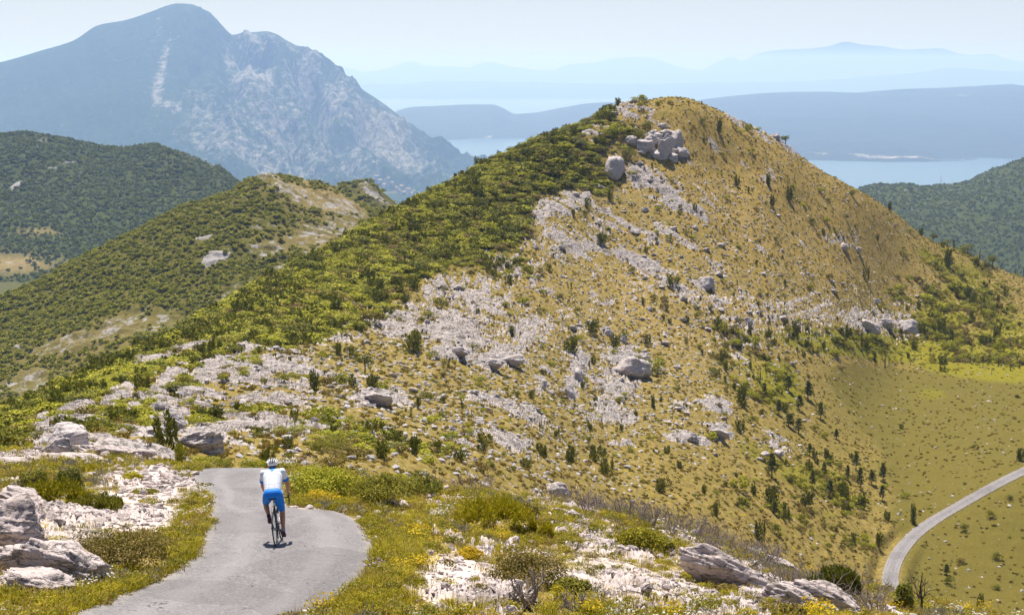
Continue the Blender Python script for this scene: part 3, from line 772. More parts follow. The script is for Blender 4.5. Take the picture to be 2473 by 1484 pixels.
M_FAR = far_material("distant_range", (.03, .042, .025), (.045, .056, .03), (.4, .37, .35), .003, .004, 30, .4)
def relf(S, R):
    k = np.where(S.s[None, :] > 1.9, 0, 1) * np.clip(S.s[None, :], 0, 1)
    return ridged(S.X / 1400, S.Y / 1400, 91, 4) * 50 * k
cb = [(600, [(15600,None,-275),(16400,231),(18200,215),(20000,None,-275)]), (1200, [(15600,None,-275),(16400,231),(18200,198),(20000,None,-275)]), (2000, [(15600,None,-275),(16400,231),(18200,195),(20000,None,-275)]), (3000, [(15600,None,-275),(16400,231),(18200,160),(20000,None,-275)])]
sb = [(600,225),(820,213),(870,206),(1000,201),(1100,197),(1300,200),(1500,203),(1700,202),(1850,199),(2000,194),(2120,185),(2220,175),(2300,165),(2380,170),(2473,172),(3000,165)]
far_sheet("hill.005", cb, 600, 3000, 300, [4, 20, 8], sb, 2, M_FAR, relf, [], "low pale island ridge across the far sea", -.1, (), FAR)
ca = [(500, [(20500,None,-275),(22000,190),(24500,175),(27000,None,-275)]), (1500, [(20500,None,-275),(22000,190),(24500,140),(27000,None,-275)]), (3000, [(20500,None,-275),(22000,190),(24500,140),(27000,None,-275)])]
sa = [(500,178),(780,172),(840,165),(885,173),(935,166),(965,156),(995,149),(1030,160),(1060,163),(1100,160),(1130,164),(1160,153),(1190,150),(1225,160),(1265,166),(1330,172),(1370,158),(1430,152),(1490,141),(1530,138),(1570,140),(1600,150),(1640,163),(1690,171),(1730,152),(1765,138),(1790,146),(1830,130),(1880,121),(1950,118),(2000,112),(2045,101),(2080,108),(2130,112),(2190,121),(2240,118),(2270,118),(2310,128),(2350,133),(2385,131),(2430,142),(2473,149),(2800,160),(3000,150)]
far_sheet("mountain.001", ca, 500, 3000, 420, [4, 20, 8], sa, 2, M_FAR, relf, [], "palest jagged mountain range along the far horizon", -.1, (), FAR)

# valley floor that joins the hills, and the sea
gx, gy = np.meshgrid(np.linspace(-5500, 5500, 160), np.concatenate([np.linspace(-600, 300, 12), np.linspace(330, 4650 * FAR, 120)]), indexing='ij')
vz0 = -150 - (270 * FAR - 158) * sstep(300, 3100 * FAR, gy) + 6 * fbm(gx / 300, gy / 300, 15, 4) - 60 * sstep(1500, 3500, gx)
vz0 = vz0 - 130 * sstep(120, 330, gx) * sstep(560, 760, gy) * (1 - sstep(2500, 4500, gy))
vz0 = np.where(gy < 350, -165, vz0)
vz0 = np.where((gy > 4200 * FAR) & (gx > -1200 * FAR), np.minimum(vz0, -276 * FAR), vz0)
vz0 = np.where((gy > 3600 * FAR) & (gx > 100), np.minimum(vz0, -276 * FAR), vz0)
land = mesh_np("valley", np.stack([gx, gy, vz0 + CAMZ], -1).reshape(-1, 3), grid_quads(*gx.shape)[:, ::-1], mats=[M_HILL3], attrs={"rock": ('POINT', np.full(gx.size, .08)), "dry": ('POINT', np.full(gx.size, .2))})
tag(put(bpy.data.objects.new("valley", land)), "hazy low valley between the hills and the shore", kind="structure")
def sea_material():
    n = Nodes("sea_water")
    w1 = n.noise(.02, 4.0, .6); w2 = n.noise(.3, 3.0, .6)
    h = n.math('ADD', w1, n.math('MULTIPLY', w2, .3))
    col = n.mix(n.noise(.0008, 4.0), rgb(.02, .07, .12), rgb(.03, .09, .14))
    return n.done(col, .16, n.bump(h, .10, 1.0), .8)
sq = 27500.0 * FAR
sea_me = mesh_np("sea", [(-sq, 200, 0), (sq, 200, 0), (sq, sq, 0), (-sq, sq, 0)], [(0, 1, 2, 3)], mats=[sea_material()])
tag(put(bpy.data.objects.new("sea", sea_me)), "calm pale blue sea between the hills and the islands", kind="structure")

# haze: one box of even air round everything
zt = max(float(HM.Z.max()), CAMZ + 60) + 15
hx = 28000 * FAR
hb = [(-hx, -900, -25), (hx, -900, -25), (hx, hx, -25), (-hx, hx, -25), (-hx, -900, zt), (hx, -900, zt), (hx, hx, zt), (-hx, hx, zt)]
haze_me = mesh_np("haze", hb, [(3, 2, 1, 0), (4, 5, 6, 7), (0, 1, 5, 4), (1, 2, 6, 5), (2, 3, 7, 6), (3, 0, 4, 7)], smooth=False)
hm = bpy.data.materials.new("haze_air")
hm.use_nodes = True
hm.node_tree.nodes.clear()
ho = hm.node_tree.nodes.new("ShaderNodeOutputMaterial")
hv = hm.node_tree.nodes.new("ShaderNodeVolumePrincipled")
hv.inputs["Color"].default_value = (.38, .565, 1.0, 1)
hv.inputs["Absorption Color"].default_value = (.70, .82, 1, 1)
for nm in ("Density Attribute", "Color Attribute", "Temperature Attribute"):
    if nm in hv.inputs: hv.inputs[nm].default_value = ""
hm.cycles.homogeneous_volume = True
hv.inputs["Density"].default_value = 1.9e-4 * 1.6 / FAR * .62
hv.inputs["Anisotropy"].default_value = 0.4
hm.node_tree.links.new(hv.outputs[0], ho.inputs["Volume"])
haze_me.materials.append(hm)
tag(put(bpy.data.objects.new("haze", haze_me)), "pale blue summer haze over land and sea", kind="stuff")
# ------------------------------------------------------------------ plants: shapes
import bmesh
from mathutils import noise as mnoise

def unit(v):
    return v / np.maximum(np.linalg.norm(v, axis=-1, keepdims=True), 1e-9)

def leaf_mesh(name, C, N, size, asp, mat, rg, along=None):
    """one small diamond per leaf"""
    n = len(C)
    r = rg.normal(size=(n, 3)) if along is None else along
    t = unit(np.cross(N, r)); b = unit(np.cross(N, t)) if along is None else unit(along)
    if along is not None: t = unit(np.cross(b, N + rg.normal(size=(n, 3)) * .3))
    s = np.asarray(size).reshape(-1, 1) * np.ones((n, 1))
    V = np.stack([C - b * s * .5, C + t * s * asp * .5, C + b * s * .5, C - t * s * asp * .5], 1).reshape(-1, 3)
    return mesh_np(name, V, np.arange(n * 4).reshape(-1, 4), smooth=False, mats=[mat], attrs={"lv": ('FACE', rg.random(n))})

def pts_round(rg, n, w=1.0, h=.8, lobes=9, irr=.35, flat=.0):
    """leaf positions and outward directions of a lobed shrub, base at z=0, width w, height h"""
    a = rg.random(lobes) * 2 * math.pi
    q = np.sqrt(rg.random(lobes)) * .36
    lc = np.stack([np.cos(a) * q * w, np.sin(a) * q * w, h * (.22 + .50 * rg.random(lobes) * (1 - q / .40))], 1)
    lr = w * (.16 + .16 * rg.random(lobes)) * (1 - irr * rg.random(lobes) * .6)
    k = rg.integers(0, lobes, n)
    d = unit(rg.normal(size=(n, 3)))
    d[:, 2] = np.where(d[:, 2] < -.45, -d[:, 2], d[:, 2])
    rr = lr[k] * (.72 + .42 * rg.random(n) ** .7)
    C = lc[k] + d * rr[:, None] * np.array([1, 1, .85 * h / w + .15])
    low = C[:, 2] < .03 * h
    C[low, 2] = rg.random(low.sum()) * .25 * h
    N = unit(d * .9 + np.array([0, 0, .35]) + rg.normal(size=(n, 3)) * .55)
    return C, N

def pts_juniper(rg, n, w=1.0, h=1.0, spires=9, lean=.25):
    a = rg.random(spires) * 2 * math.pi
    q = np.sqrt(rg.random(spires)) * .38
    base = np.stack([np.cos(a) * q * w * .75, np.sin(a) * q * w * .75], 1)
    tip = base * (1 + lean + rg.random((spires, 1)) * .3)
    hh = h * (1 - .9 * q * rg.random(spires)) * (.72 + .3 * rg.random(spires))
    sr = w * (.16 + .10 * rg.random(spires))
    k = rg.integers(0, spires, n)
    f = rg.random(n) ** .85
    th = rg.random(n) * 2 * math.pi
    rad = sr[k] * np.sqrt(np.clip(1.02 - f, 0, 1)) * (.35 + .75 * rg.random(n)) * np.where(f < .12, f / .12 * .6 + .4, 1)
    c = base[k] * (1 - f[:, None]) + tip[k] * f[:, None]
    C = np.stack([c[:, 0] + np.cos(th) * rad, c[:, 1] + np.sin(th) * rad, .02 + f * hh[k]], 1)
    out = np.stack([np.cos(th), np.sin(th), np.zeros(n)], 1)
    N = unit(out + np.array([0, 0, .25]) + rg.normal(size=(n, 3)) * .35)
    al = unit(np.array([0, 0, 1.0]) + out * .45 + rg.normal(size=(n, 3)) * .3)
    return C, N, al

def tube(V, Q, pts, radii, sides=5):
    """append a bent tapered tube"""
    pts = [Vector(p) for p in pts]
    o = len(V)
    for i, p in enumerate(pts):
        d = (pts[min(i + 1, len(pts) - 1)] - pts[max(i - 1, 0)]).normalized()
        u = d.cross(Vector((.31, .87, .23))).normalized(); v = d.cross(u)
        for s in range(sides):
            a = 2 * math.pi * s / sides
            V.append(tuple(p + (u * math.cos(a) + v * math.sin(a)) * radii[i]))
    for i in range(len(pts) - 1):
        for s in range(sides):
            a = o + i * sides + s; b = o + i * sides + (s + 1) % sides
            Q.append((a, b, b + sides, a + sides))

def twig_mesh(name, mat, rg, w=1.0, h=1.0, stems=9, depth=3, r0=.022):
    V, Q = [], []
    def grow(p, d, L, r, lev):
        k = 3
        ps, rs = [p], [r]
        for i in range(k):
            d = (d + Vector(rg.normal(size=3)) * .28 + Vector((0, 0, .05))).normalized()
            p = p + d * (L / k)
            ps.append(p); rs.append(r * (1 - .5 * (i + 1) / k))
        tube(V, Q, ps, rs, 4 if lev else 5)
        if lev < depth:
            for _ in range(2 + int(rg.random() * 2.2)):
                at = ps[1 + int(rg.random() * k)] if lev else ps[-1 - int(rg.random() * 2)]
                dd = (d + Vector(rg.normal(size=3)) * .75).normalized()
                grow(at, dd, L * (.5 + .25 * rg.random()), r * .55, lev + 1)
    for s in range(stems):
        a = rg.random() * 2 * math.pi
        o = math.sqrt(rg.random())
        d = Vector((math.cos(a) * o * w / h * .8, math.sin(a) * o * w / h * .8, .8)).normalized()
        grow(Vector((math.cos(a) * .06 * w, math.sin(a) * .06 * w, -.03)), d, h * (.42 + .2 * rg.random()), r0, 0)
    V = np.array(V)
    return mesh_np(name, V, np.array(Q), smooth=True, mats=[mat])

# ---- plant materials
def leaf_material(name, dark, light, tip=None, trans=.24, hue=.5, rough=.7):
    n = Nodes(name)
    lv = n.attr("lv")
    oi = n.new("ShaderNodeObjectInfo").outputs["Random"]
    f = n.math('ADD', n.math('MULTIPLY', lv, 1 - hue), n.math('MULTIPLY', oi, hue), clamp=True)
    col = n.mix(f, rgb(*dark), rgb(*light))
    if tip is not None:
        col = n.mix(n.ramp(lv, .82, .9), col, rgb(*tip))
    n.done(col, rough, None, .15)
    tr = n.new("ShaderNodeBsdfTranslucent", Color=n.mix(.35, col, rgb(.30, .30, .02)))
    mx = n.new("ShaderNodeMixShader", i0=trans, i1=n.bsdf.outputs[0], i2=tr.outputs[0])
    n.t.links.new(mx.outputs[0], n.out.inputs[0])
    return n.mat
ML_SCRUB = leaf_material("scrub_leaves", (.128, .152, .008), (.470, .460, .016), (.56, .43, .05))
ML_SCRUBFAR = leaf_material("far_scrub_leaves", (.160, .175, .010), (.360, .345, .020), (.38, .31, .04))
ML_WOOD = leaf_material("far_wood_leaves", (.080, .112, .016), (.200, .225, .034), None)
ML_JUN = leaf_material("juniper_needles", (.060, .076, .006), (.190, .195, .012), (.27, .22, .02), trans=.16)
ML_BROWN = leaf_material("brownish_leaves", (.080, .066, .008), (.290, .210, .035), (.40, .26, .10), trans=.2)
ML_LIME = leaf_material("lime_juniper_needles", (.13, .128, .003), (.48, .40, .008), (.54, .41, .02))
ML_OLIVE = leaf_material("olive_leaves", (.085, .090, .006), (.320, .290, .020), (.40, .32, .06))
ML_PINE = leaf_material("pine_needles", (.060, .080, .008), (.180, .190, .018), None, trans=.2)
ML_GREY = leaf_material("grey_sage_leaves", (.20, .18, .13), (.34, .31, .23), None, trans=.15)
ML_GRASS = leaf_material("fresh_grass", (.18, .16, .005), (.50, .41, .014), (.58, .42, .03), trans=.35)
ML_DRY = leaf_material("dry_grass", (.28, .165, .022), (.47, .315, .075), (.56, .42, .16), trans=.3)
ML_TUS = leaf_material("tussock_grass", (.15, .088, .014), (.33, .215, .05), (.42, .30, .10), trans=.25)
ML_YEL = leaf_material("yellow_blossom", (.52, .34, .006), (.70, .50, .01), None, trans=.3)
ML_WHITE = leaf_material("white_blossom", (.58, .54, .48), (.72, .69, .62), None, trans=.2)
ML_VIO = leaf_material("violet_blossom", (.28, .17, .33), (.42, .30, .48), None, trans=.2)
M_BARK = plain("grey_bark", (.17, .135, .115), .9, .1, 0, .3, 8)
M_DEAD = plain("weathered_dead_wood", (.25, .205, .18), .9, .1, 0, .3, 8)
M_BURNT = plain("burnt_trunk", (.075, .062, .058), .95, .05, 0, .3, 8)

PROTO = {}
def proto(kind, me): PROTO.setdefault(kind, []).append(me)
rg = np.random.default_rng(21)
for i in range(6):
    w, h = 1.0, .62 + .12 * (i % 3)
    C, N = pts_round(rg, 420, w, h, 8 + i % 4)
    proto('scrub', leaf_mesh("scrub_bush", C, N, rg.uniform(.06, .12, 420), .75, ML_SCRUB, rg))
    C, N = pts_round(rg, 560, w, h + .1, 8 + i % 4)
    proto('round', leaf_mesh("round_bush", C, N, rg.uniform(.05, .10, 560), .7, [ML_SCRUB, ML_OLIVE, ML_JUN][i % 3], rg))
    C, N = pts_round(rg, 520, w, .62, 9)
    proto('brown', leaf_mesh("brown_bush", C, N, rg.uniform(.05, .10, 520), .7, ML_BROWN, rg))
    C, N, A = pts_juniper(rg, 620, 1.0, 1.0, 8 + i)
    proto('juniper', leaf_mesh("juniper_bush", C, N, rg.uniform(.08, .17, 620), .42, ML_JUN, rg, A))
    C, N, A = pts_juniper(rg, 420, .8, 1.0, 3 + i % 3, .1)
    proto('column', leaf_mesh("column_juniper", C, N, rg.uniform(.06, .12, 420), .42, ML_JUN, rg, A))
    C, N = pts_round(rg, 110, w, h, 6)
    proto('farscrub', leaf_mesh("far_scrub", C, N, rg.uniform(.14, .26, 110), .8, ML_SCRUBFAR, rg))
    C, N = pts_round(rg, 46, w, h + .1, 5)
    proto('wood', leaf_mesh("far_wood", C, N, rg.uniform(.26, .42, 46), .85, ML_WOOD, rg))
for i in range(5):   # low tussocks for the hillside
    n = 46
    a = rg.random(n) * 2 * math.pi; q = np.sqrt(rg.random(n)) * .4
    C = np.stack([np.cos(a) * q, np.sin(a) * q, .05 + .28 * rg.random(n) * (1 - q)], 1)
    A = unit(np.stack([np.cos(a) * .7, np.sin(a) * .7, np.full(n, .8)], 1) + rg.normal(size=(n, 3)) * .3)
    proto('tussock', leaf_mesh("tussock", C, unit(rg.normal(size=(n, 3))), rg.uniform(.28, .5, n), .3, [ML_TUS, ML_TUS, ML_OLIVE, ML_TUS, ML_BROWN][i], rg, A))
def blades(rg, n, h, spread, wid):
    """grass blades as bent two-piece strips"""
    a = rg.random(n) * 2 * math.pi; q = np.sqrt(rg.random(n)) * spread * .5
    b = np.stack([np.cos(a) * q, np.sin(a) * q, np.zeros(n) - .02], 1)
    out = np.stack([np.cos(a), np.sin(a), np.zeros(n)], 1) + rg.normal(size=(n, 3)) * [.5, .5, 0]
    L = h * rg.uniform(.55, 1.1, n)[:, None]
    m = b + out * L * .16 + np.array([0, 0, 1]) * L * .58
    t = m + out * L * rg.uniform(.15, .5, n)[:, None] + np.array([0, 0, 1]) * L * rg.uniform(.15, .45, n)[:, None]
    s = unit(np.cross(out, [0, 0, 1])) * wid
    V = np.stack([b - s, b + s, m + s * .8, m - s * .8, t], 1).reshape(-1, 3)
    k = np.arange(n) * 5
    return V, np.stack([k, k + 1, k + 2, k + 3], 1), np.stack([k + 3, k + 2, k + 4], 1), t
for i in range(5):
    for kind, mat, nb, h, wd in (('grass', [ML_GRASS, ML_GRASS, ML_LIME, ML_OLIVE, ML_GRASS][i], 60, .20, .006), ('drygrass', [ML_DRY, ML_DRY, ML_BROWN, ML_DRY, ML_GRASS][i], 44, .24, .0042), ('tallgrass', ML_DRY, 18, .62, .004)):
        V, Q, Tr, tips = blades(rg, nb, h * rg.uniform(.8, 1.2), .34, wd)
        proto(kind, mesh_np(kind + "_tuft", V, Q, Tr, False, [mat], None, {"lv": ('FACE', np.concatenate([rg.random(nb)] * 2))}))
    for kind, mat, nfl, sz, hh in (('yellow', ML_YEL, 60, .022, .26), ('white', ML_WHITE, 46, .018, .24), ('violet', ML_VIO, 26, .018, .34)):
        V, Q, Tr, tips = blades(rg, 44, hh * .9, .34, .004)
        nb = 44
        me = None
        a = rg.random(nfl) * 2 * math.pi; q = np.sqrt(rg.random(nfl)) * .22
        C = np.stack([np.cos(a) * q, np.sin(a) * q, hh * rg.uniform(.6, 1.15, nfl)], 1)
        N = unit(np.array([0, 0, 1.0]) + rg.normal(size=(nfl, 3)) * .5)
        tt = unit(np.cross(N, rg.normal(size=(nfl, 3)))); bb = np.cross(N, tt)
        s = rg.uniform(.7, 1.3, nfl)[:, None] * sz
        FV = np.stack([C - bb * s, C + tt * s, C + bb * s, C - tt * s], 1).reshape(-1, 3)
        allV = np.concatenate([V, FV])
        FQ = len(V) + np.arange(nfl * 4).reshape(-1, 4)
        mi = np.concatenate([np.zeros(nb, int), np.ones(nfl, int), np.zeros(nb, int)])
        lv = rg.random(nb * 2 + nfl)
        proto(kind, mesh_np(kind + "_flowers", allV, np.concatenate([Q, FQ]), Tr, False, [ML_GRASS if i % 2 else ML_OLIVE, mat], mi, {"lv": ('FACE', lv)}))
    n = 130
    C, N = pts_round(rg, n, .5, .3, 6)
    proto('sage', leaf_mesh("sage_tuft", C, N, rg.uniform(.04, .08, n), .3, ML_GREY, rg, unit(N + np.array([0, 0, .5]))))
    C, N = pts_round(rg, 240, .5, .22, 7)
    proto('cushion', leaf_mesh("cushion_herb", C, N, rg.uniform(.025, .05, 240), .6, [ML_GRASS, ML_OLIVE, ML_BROWN, ML_LIME, ML_OLIVE][i], rg))
for i in range(4):
    proto('bare', twig_mesh("bare_scrub", M_DEAD, rg, 1.0, .8, 8, 2, .016))

# ---- rock shapes
def rock_mesh(name, seed, sub=3, cuts=16, rough=.10, strata=0.0, mat=None, keep=.62):
    r = np.random.default_rng(seed)
    bm = bmesh.new()
    bmesh.ops.create_icosphere(bm, subdivisions=sub, radius=1.0)
    pn = unit(r.normal(size=(cuts, 3))); ph = r.uniform(keep, 1.0, cuts)
    off = Vector(r.uniform(-50, 50, 3))
    for v in bm.verts:
        d = v.co.normalized()
        dn = np.array(d)
        dots = pn @ dn
        k = dots > .15
        rad = float(np.min(ph[k] / dots[k])) if k.any() else 1.0
        rad = min(rad, 1.12)
        p = d * rad
        q = p * 1.6 + off
        nz = mnoise.fractal(q * 1.3, .9, 2.1, 5)
        bed = 0.0
        if strata:
            z = p.z * 5.0 + mnoise.noise(q * .7) * .9
            bed = strata * (abs((z % 1.0) - .5) - .25) * (1 - abs(d.z) * .6)
        v.co = p * (1 + rough * nz + bed)
    me = bpy.data.meshes.new(name)
    bm.to_mesh(me); bm.free()
    me.polygons.foreach_set("use_smooth", np.full(len(me.polygons), sub >= 4))
    if mat: me.materials.append(mat)
    return me
def rock_material(name, k, bump=.06, warm=None):
    n = Nodes(name)
    c, h, crk = rock_color(n, k, warm)
    c = n.mix(n.ramp(n.noise(2.5 * k, 5.0, .7), .60, .74, 0, .5), c, rgb(.19, .17, .16))
    c = n.mix(n.ramp(crk, .75, .2, 0, .7), c, rgb(.17, .15, .14))
    return n.done(c, .92, n.bump(h, .85, bump), .1)
M_ROCK = rock_material("limestone", 1.0, .16)
M_ROCKN = rock_material("near_limestone", 3.0, .07, (1.28, 1.19, 1.15))
M_ROCKB = rock_material('boulder_limestone', 1.6, .10, (1.34, 1.31, 1.30))
M_STONE = plain('pale_stone', (.42, .385, .37), .95, .05, 0, .25, 3)
STONES = [rock_mesh("stone", 100 + i, 2, 12, .12, 0, M_STONE) for i in range(6)]
STONESN = [rock_mesh("small_stone", 200 + i, 2, 12, .12, 0, M_ROCKN) for i in range(6)]
BOULD = [rock_mesh("boulder", 300 + i, 4, 18, .17, .16, M_ROCKB) for i in range(7)]
for me in STONES: proto('stone', me)
for me in STONESN: proto('nearstone', me)

# ---- scatter of what nobody could count
def scatter_stuff(name, label, kinds, pos, idx, rotz, scl, tilt=None):
    """one object: points that carry instances of the given shapes"""
    coll = bpy.data.collections.new(name + "_shapes")
    for k, me in enumerate(kinds):
        coll.objects.link(bpy.data.objects.new("%s_shape_%02d" % (name, k), me))
    me = bpy.data.meshes.new(name)
    me.vertices.add(len(pos)); me.vertices.foreach_set("co", np.asarray(pos, np.float32).ravel())
    a = me.attributes.new("shape", 'INT', 'POINT'); a.data.foreach_set("value", np.asarray(idx, np.int32))
    rot = np.zeros((len(pos), 3), np.float32); rot[:, 2] = rotz
    if tilt is not None: rot[:, :2] = tilt
    a = me.attributes.new("turn", 'FLOAT_VECTOR', 'POINT'); a.data.foreach_set("vector", rot.ravel())
    scl = np.asarray(scl, np.float32)
    if scl.ndim == 1: scl = np.stack([scl] * 3, 1)
    a = me.attributes.new("size", 'FLOAT_VECTOR', 'POINT'); a.data.foreach_set("vector", scl.astype(np.float32).ravel())
    ob = put(bpy.data.objects.new(name, me))
    g = bpy.data.node_groups.new(name, 'GeometryNodeTree')
    g.interface.new_socket("Geometry", in_out='INPUT', socket_type='NodeSocketGeometry')
    g.interface.new_socket("Geometry", in_out='OUTPUT', socket_type='NodeSocketGeometry')
    gi, go = g.nodes.new("NodeGroupInput"), g.nodes.new("NodeGroupOutput")
    ci = g.nodes.new("GeometryNodeCollectionInfo")
    ci.inputs["Collection"].default_value = coll
    ci.inputs["Separate Children"].default_value = True
    ci.inputs["Reset Children"].default_value = True
    ip = g.nodes.new("GeometryNodeInstanceOnPoints")
    ip.inputs["Pick Instance"].default_value = True
    def na(nm, tp):
        q = g.nodes.new("GeometryNodeInputNamedAttribute"); q.data_type = tp
        q.inputs["Name"].default_value = nm
        return q.outputs["Attribute"]
    e2r = g.nodes.new("FunctionNodeEulerToRotation")
    g.links.new(na("turn", 'FLOAT_VECTOR'), e2r.inputs[0])
    g.links.new(gi.outputs[0], ip.inputs["Points"])
    g.links.new(ci.outputs[0], ip.inputs["Instance"])
    g.links.new(na("shape", 'INT'), ip.inputs["Instance Index"])
    g.links.new(e2r.outputs[0], ip.inputs["Rotation"])
    g.links.new(na("size", 'FLOAT_VECTOR'), ip.inputs["Scale"])
    g.links.new(ip.outputs[0], go.inputs[0])
    md = ob.modifiers.new("scatter", 'NODES'); md.node_group = g
    tag(ob, label, kind="stuff")
    return ob

def rand_scl(n, lo, hi, rg, hvar=.2):
    s = rg.uniform(lo, hi, n)
    return np.stack([s, s, s * rg.uniform(1 - hvar, 1 + hvar, n)], 1)
vis = T.visible(.010)
vis[:, :-1] |= vis[:, 1:]
rg = np.random.default_rng(33)
# extra thickets below the main scrub
thick = np.zeros_like(PX)
for (cx, cy, rx, ry, an, st) in [(290,1005,110,34,-8,.9),(180,1040,60,20,-10,.6),(480,1015,60,20,0,.5),(760,1040,120,26,0,.45),(850,1070,110,22,0,.5),(930,700,70,30,-20,.7),(700,820,120,20,-10,.6),(560,850,60,16,-15,.5),
        (1210,640,80,30,10,.45),(1440,430,40,40,0,.6),(1500,330,40,36,0,.5),(880,770,60,30,0,.4),(440,930,60,20,-10,.5),(620,890,60,14,0,.35),(960,1090,150,16,0,.4),(470,1112,60,8,0,.6)]:
    thick = np.maximum(thick, st * blob(PX, PY, cx, cy, rx, ry, an))
thick = np.where(FG & (T.Y < 58), 0, thick)
dens = np.maximum(scrub, thick * .8) * (1 - rockm * .9) * vis
P, i_, j_ = T.scatter(dens * np.clip(240.0 / T.Y, 1, 2.2), 20000, rg)
n = len(P); kinds = PROTO['scrub'] + PROTO['brown'][:2] + PROTO['juniper'][:3] + PROTO['round'][:3]
clump = fbm(P[:, 0] / 14, P[:, 1] / 14, 90, 3)
pr = rg.random(n) + clump * .35
idx = np.where(pr < .55, rg.integers(0, 6, n), np.where(pr < .72, rg.integers(6, 8, n), np.where(pr < .86, rg.integers(8, 11, n), rg.integers(11, 14, n))))
S = rand_scl(n, 1.1, 3.1, rg); S[:, 2] *= .54
S *= np.clip((P[:, 1] / 240.0), .42, 1)[:, None] * np.exp(np.clip(rg.normal(-.08, .34, n), -.7, .55))[:, None]
scatter_stuff("scrub", "dense yellow-green scrub covering the left flank of the main hill", kinds, P - [0, 0, .12], idx, rg.random(n) * 6.28, S)
# sparse low shrubs and saplings on the open slopes
green_zone = np.maximum.reduce([blob(PX, PY, 2300, 760, 150, 130, 20), .9 * blob(PX, PY, 2100, 830, 260, 40, 4), .9 * blob(PX, PY, 1830, 890, 130, 80, 40), .5 * blob(PX, PY, 1930, 1180, 170, 100, 20), .35 * blob(PX, PY, 2050, 1280, 140, 70, 20), .8 * blob(PX, PY, 2400, 850, 120, 50, 0)])
green_zone = np.where(FG, 0, green_zone)
open_ = (~FG) * (.030 + .03 * dry + 1.1 * green_zone + .20 * edge + .10 * np.clip(D, 0, 1) + .05 * np.clip(stony, 0, 1)) * (1 - scrub) * (1 - np.clip(meadow, 0, 1) * .985) * (1 - rockm * .7) * vis * (dv > 3.2) * np.clip(.5 + 1.4 * fbm(T.X / 8, T.Y / 8, 66, 3), .02, 2)
P, i_, j_ = T.scatter(open_, 4600, rg)
n = len(P); kinds = [q for k, q in enumerate(PROTO['round']) if k % 3 != 2] + PROTO['scrub'][:4] + PROTO['brown'][:3] + PROTO['juniper'][:1]
S = rand_scl(n, .45, 1.0, rg, .3) * np.exp(rg.normal(0, .45, n))[:, None] * (1 + .8 * green_zone[i_, j_])[:, None]
scatter_stuff("low_shrubs", "small scattered shrubs dotting the open slopes", kinds, P - [0, 0, .05], rg.integers(0, len(kinds), n), rg.random(n) * 6.28, S)
# grass tussocks and loose stones
tus = (~FG) * (1 - .7 * np.clip(meadow, 0, 1)) * (1 - scrub * .8) * (1 - rockm) * vis * (dv > 2.4)
P, i_, j_ = T.scatter(tus, 26000, rg)
n = len(P)
dry_at = (dry[i_, j_] > rg.random(n) * 1.2)
idx = np.where(dry_at, rg.choice([0, 1, 3], n), np.where(yel[i_, j_] > .4, 2, rg.integers(0, 5, n)))
scatter_stuff("dry_grass", "tussocks of dry grass over the hillside and valley", PROTO['tussock'], P - [0, 0, .03], idx, rg.random(n) * 6.28, rand_scl(n, .30, .80, rg))
sw = (~FG) * (1 - .75 * rockm) * (np.clip(stony * 1.6 + D * .4 + dry * .35, 0.05, 1.2) + .5 * blob(PX, PY, 1432, 325, 60, 22, -35)) * (1 - scrub * .85) * vis * (dv > 2.2)
P, i_, j_ = T.scatter(sw, 13000, rg)
n = len(P); s = .10 + .38 * rg.random(n) ** 2.6
scatter_stuff("loose_stones", "loose pale stones strewn over the hillside", PROTO['stone'], P, rg.integers(0, 6, n), rg.random(n) * 6.28, np.stack([s, s * rg.uniform(.6, 1, n), s * rg.uniform(.45, .8, n)], 1), rg.normal(0, .3, (n, 2)))
# near slope
offroad = (rdist < -0.06) & FG & (T.Y < 78)
nearvis = T.visible(.03) & offroad
gr_w = (np.clip(lush * 1.6 + .22 + n_mid * .25, 0.02, 2)) * (1 - rockm * .85) * (1 - np.clip(gravel * 1.25 - lush * .5, 0, 1) * .97) * nearvis * np.where(T.Y < 60, 1, .5)
gr_w = gr_w + .6 * nearvis * np.where((rdist > -.7), .9, 0) * (1 - .8 * blob(PX, PY, 440, 1180, 60, 50, 0))
keepout = np.ones_like(PX)
for (cx, cy, rx, ry) in [(130,1205,105,22),(235,1222,66,16),(1190,1262,105,22),(1285,1288,66,16),(1270,1400,110,30),(285,1365,135,30),(1130,1345,40,12),(1275,1440,80,20),(345,1192,40,8),(380,1165,110,22)]:
    keepout *= 1 - .95 * (((PX - cx) / rx) ** 2 + ((PY - cy) / ry) ** 2 < 1) * FG
P, i_, j_ = T.scatter(gr_w * keepout / np.clip(T.Y / 20, 1, 4) ** .5, 15000, rg)
n = len(P); lu = lush[i_, j_]
kinds = PROTO['grass'] + PROTO['drygrass'] + PROTO['yellow'] + PROTO['white'] + PROTO['violet'] + PROTO['sage'] + PROTO['cushion'] + PROTO['tallgrass']
patch = fbm(P[:, 0] / 1.6, P[:, 1] / 1.6, 97, 3); patch2 = fbm(P[:, 0] / 2.3 + 9, P[:, 1] / 2.3, 98, 3)
u = rg.random(n)
grp = np.where(u < .20 + .45 * lu, 0, np.where(u < .50 + .25 * lu, 1, 6))
grp = np.where((patch > .78) & (u < .30), 2, grp)
grp = np.where((patch < -.72) & (u < .35), 3, grp)
grp = np.where((patch2 > .72) & (u < .2), 4, grp)
grp = np.where((patch2 < -.55) & (u < .35) & (lu < .4), 5, grp)
grp = np.where(rg.random(n) < .03, 7, grp)
S = rand_scl(n, .55, 1.15, rg, .3) * np.where(T.Y[i_, j_] > 40, 1.25, .9)[:, None]
S = S * np.where(grp == 7, .75, 1)[:, None]
scatter_stuff("grass", "grass, herbs and small flowers along the lane and between the rocks", kinds, P, grp * 5 + rg.integers(0, 5, n), rg.random(n) * 6.28, S)
st_w = nearvis * (.15 + rockm + gravel * 1.2) * (T.Y < 70)
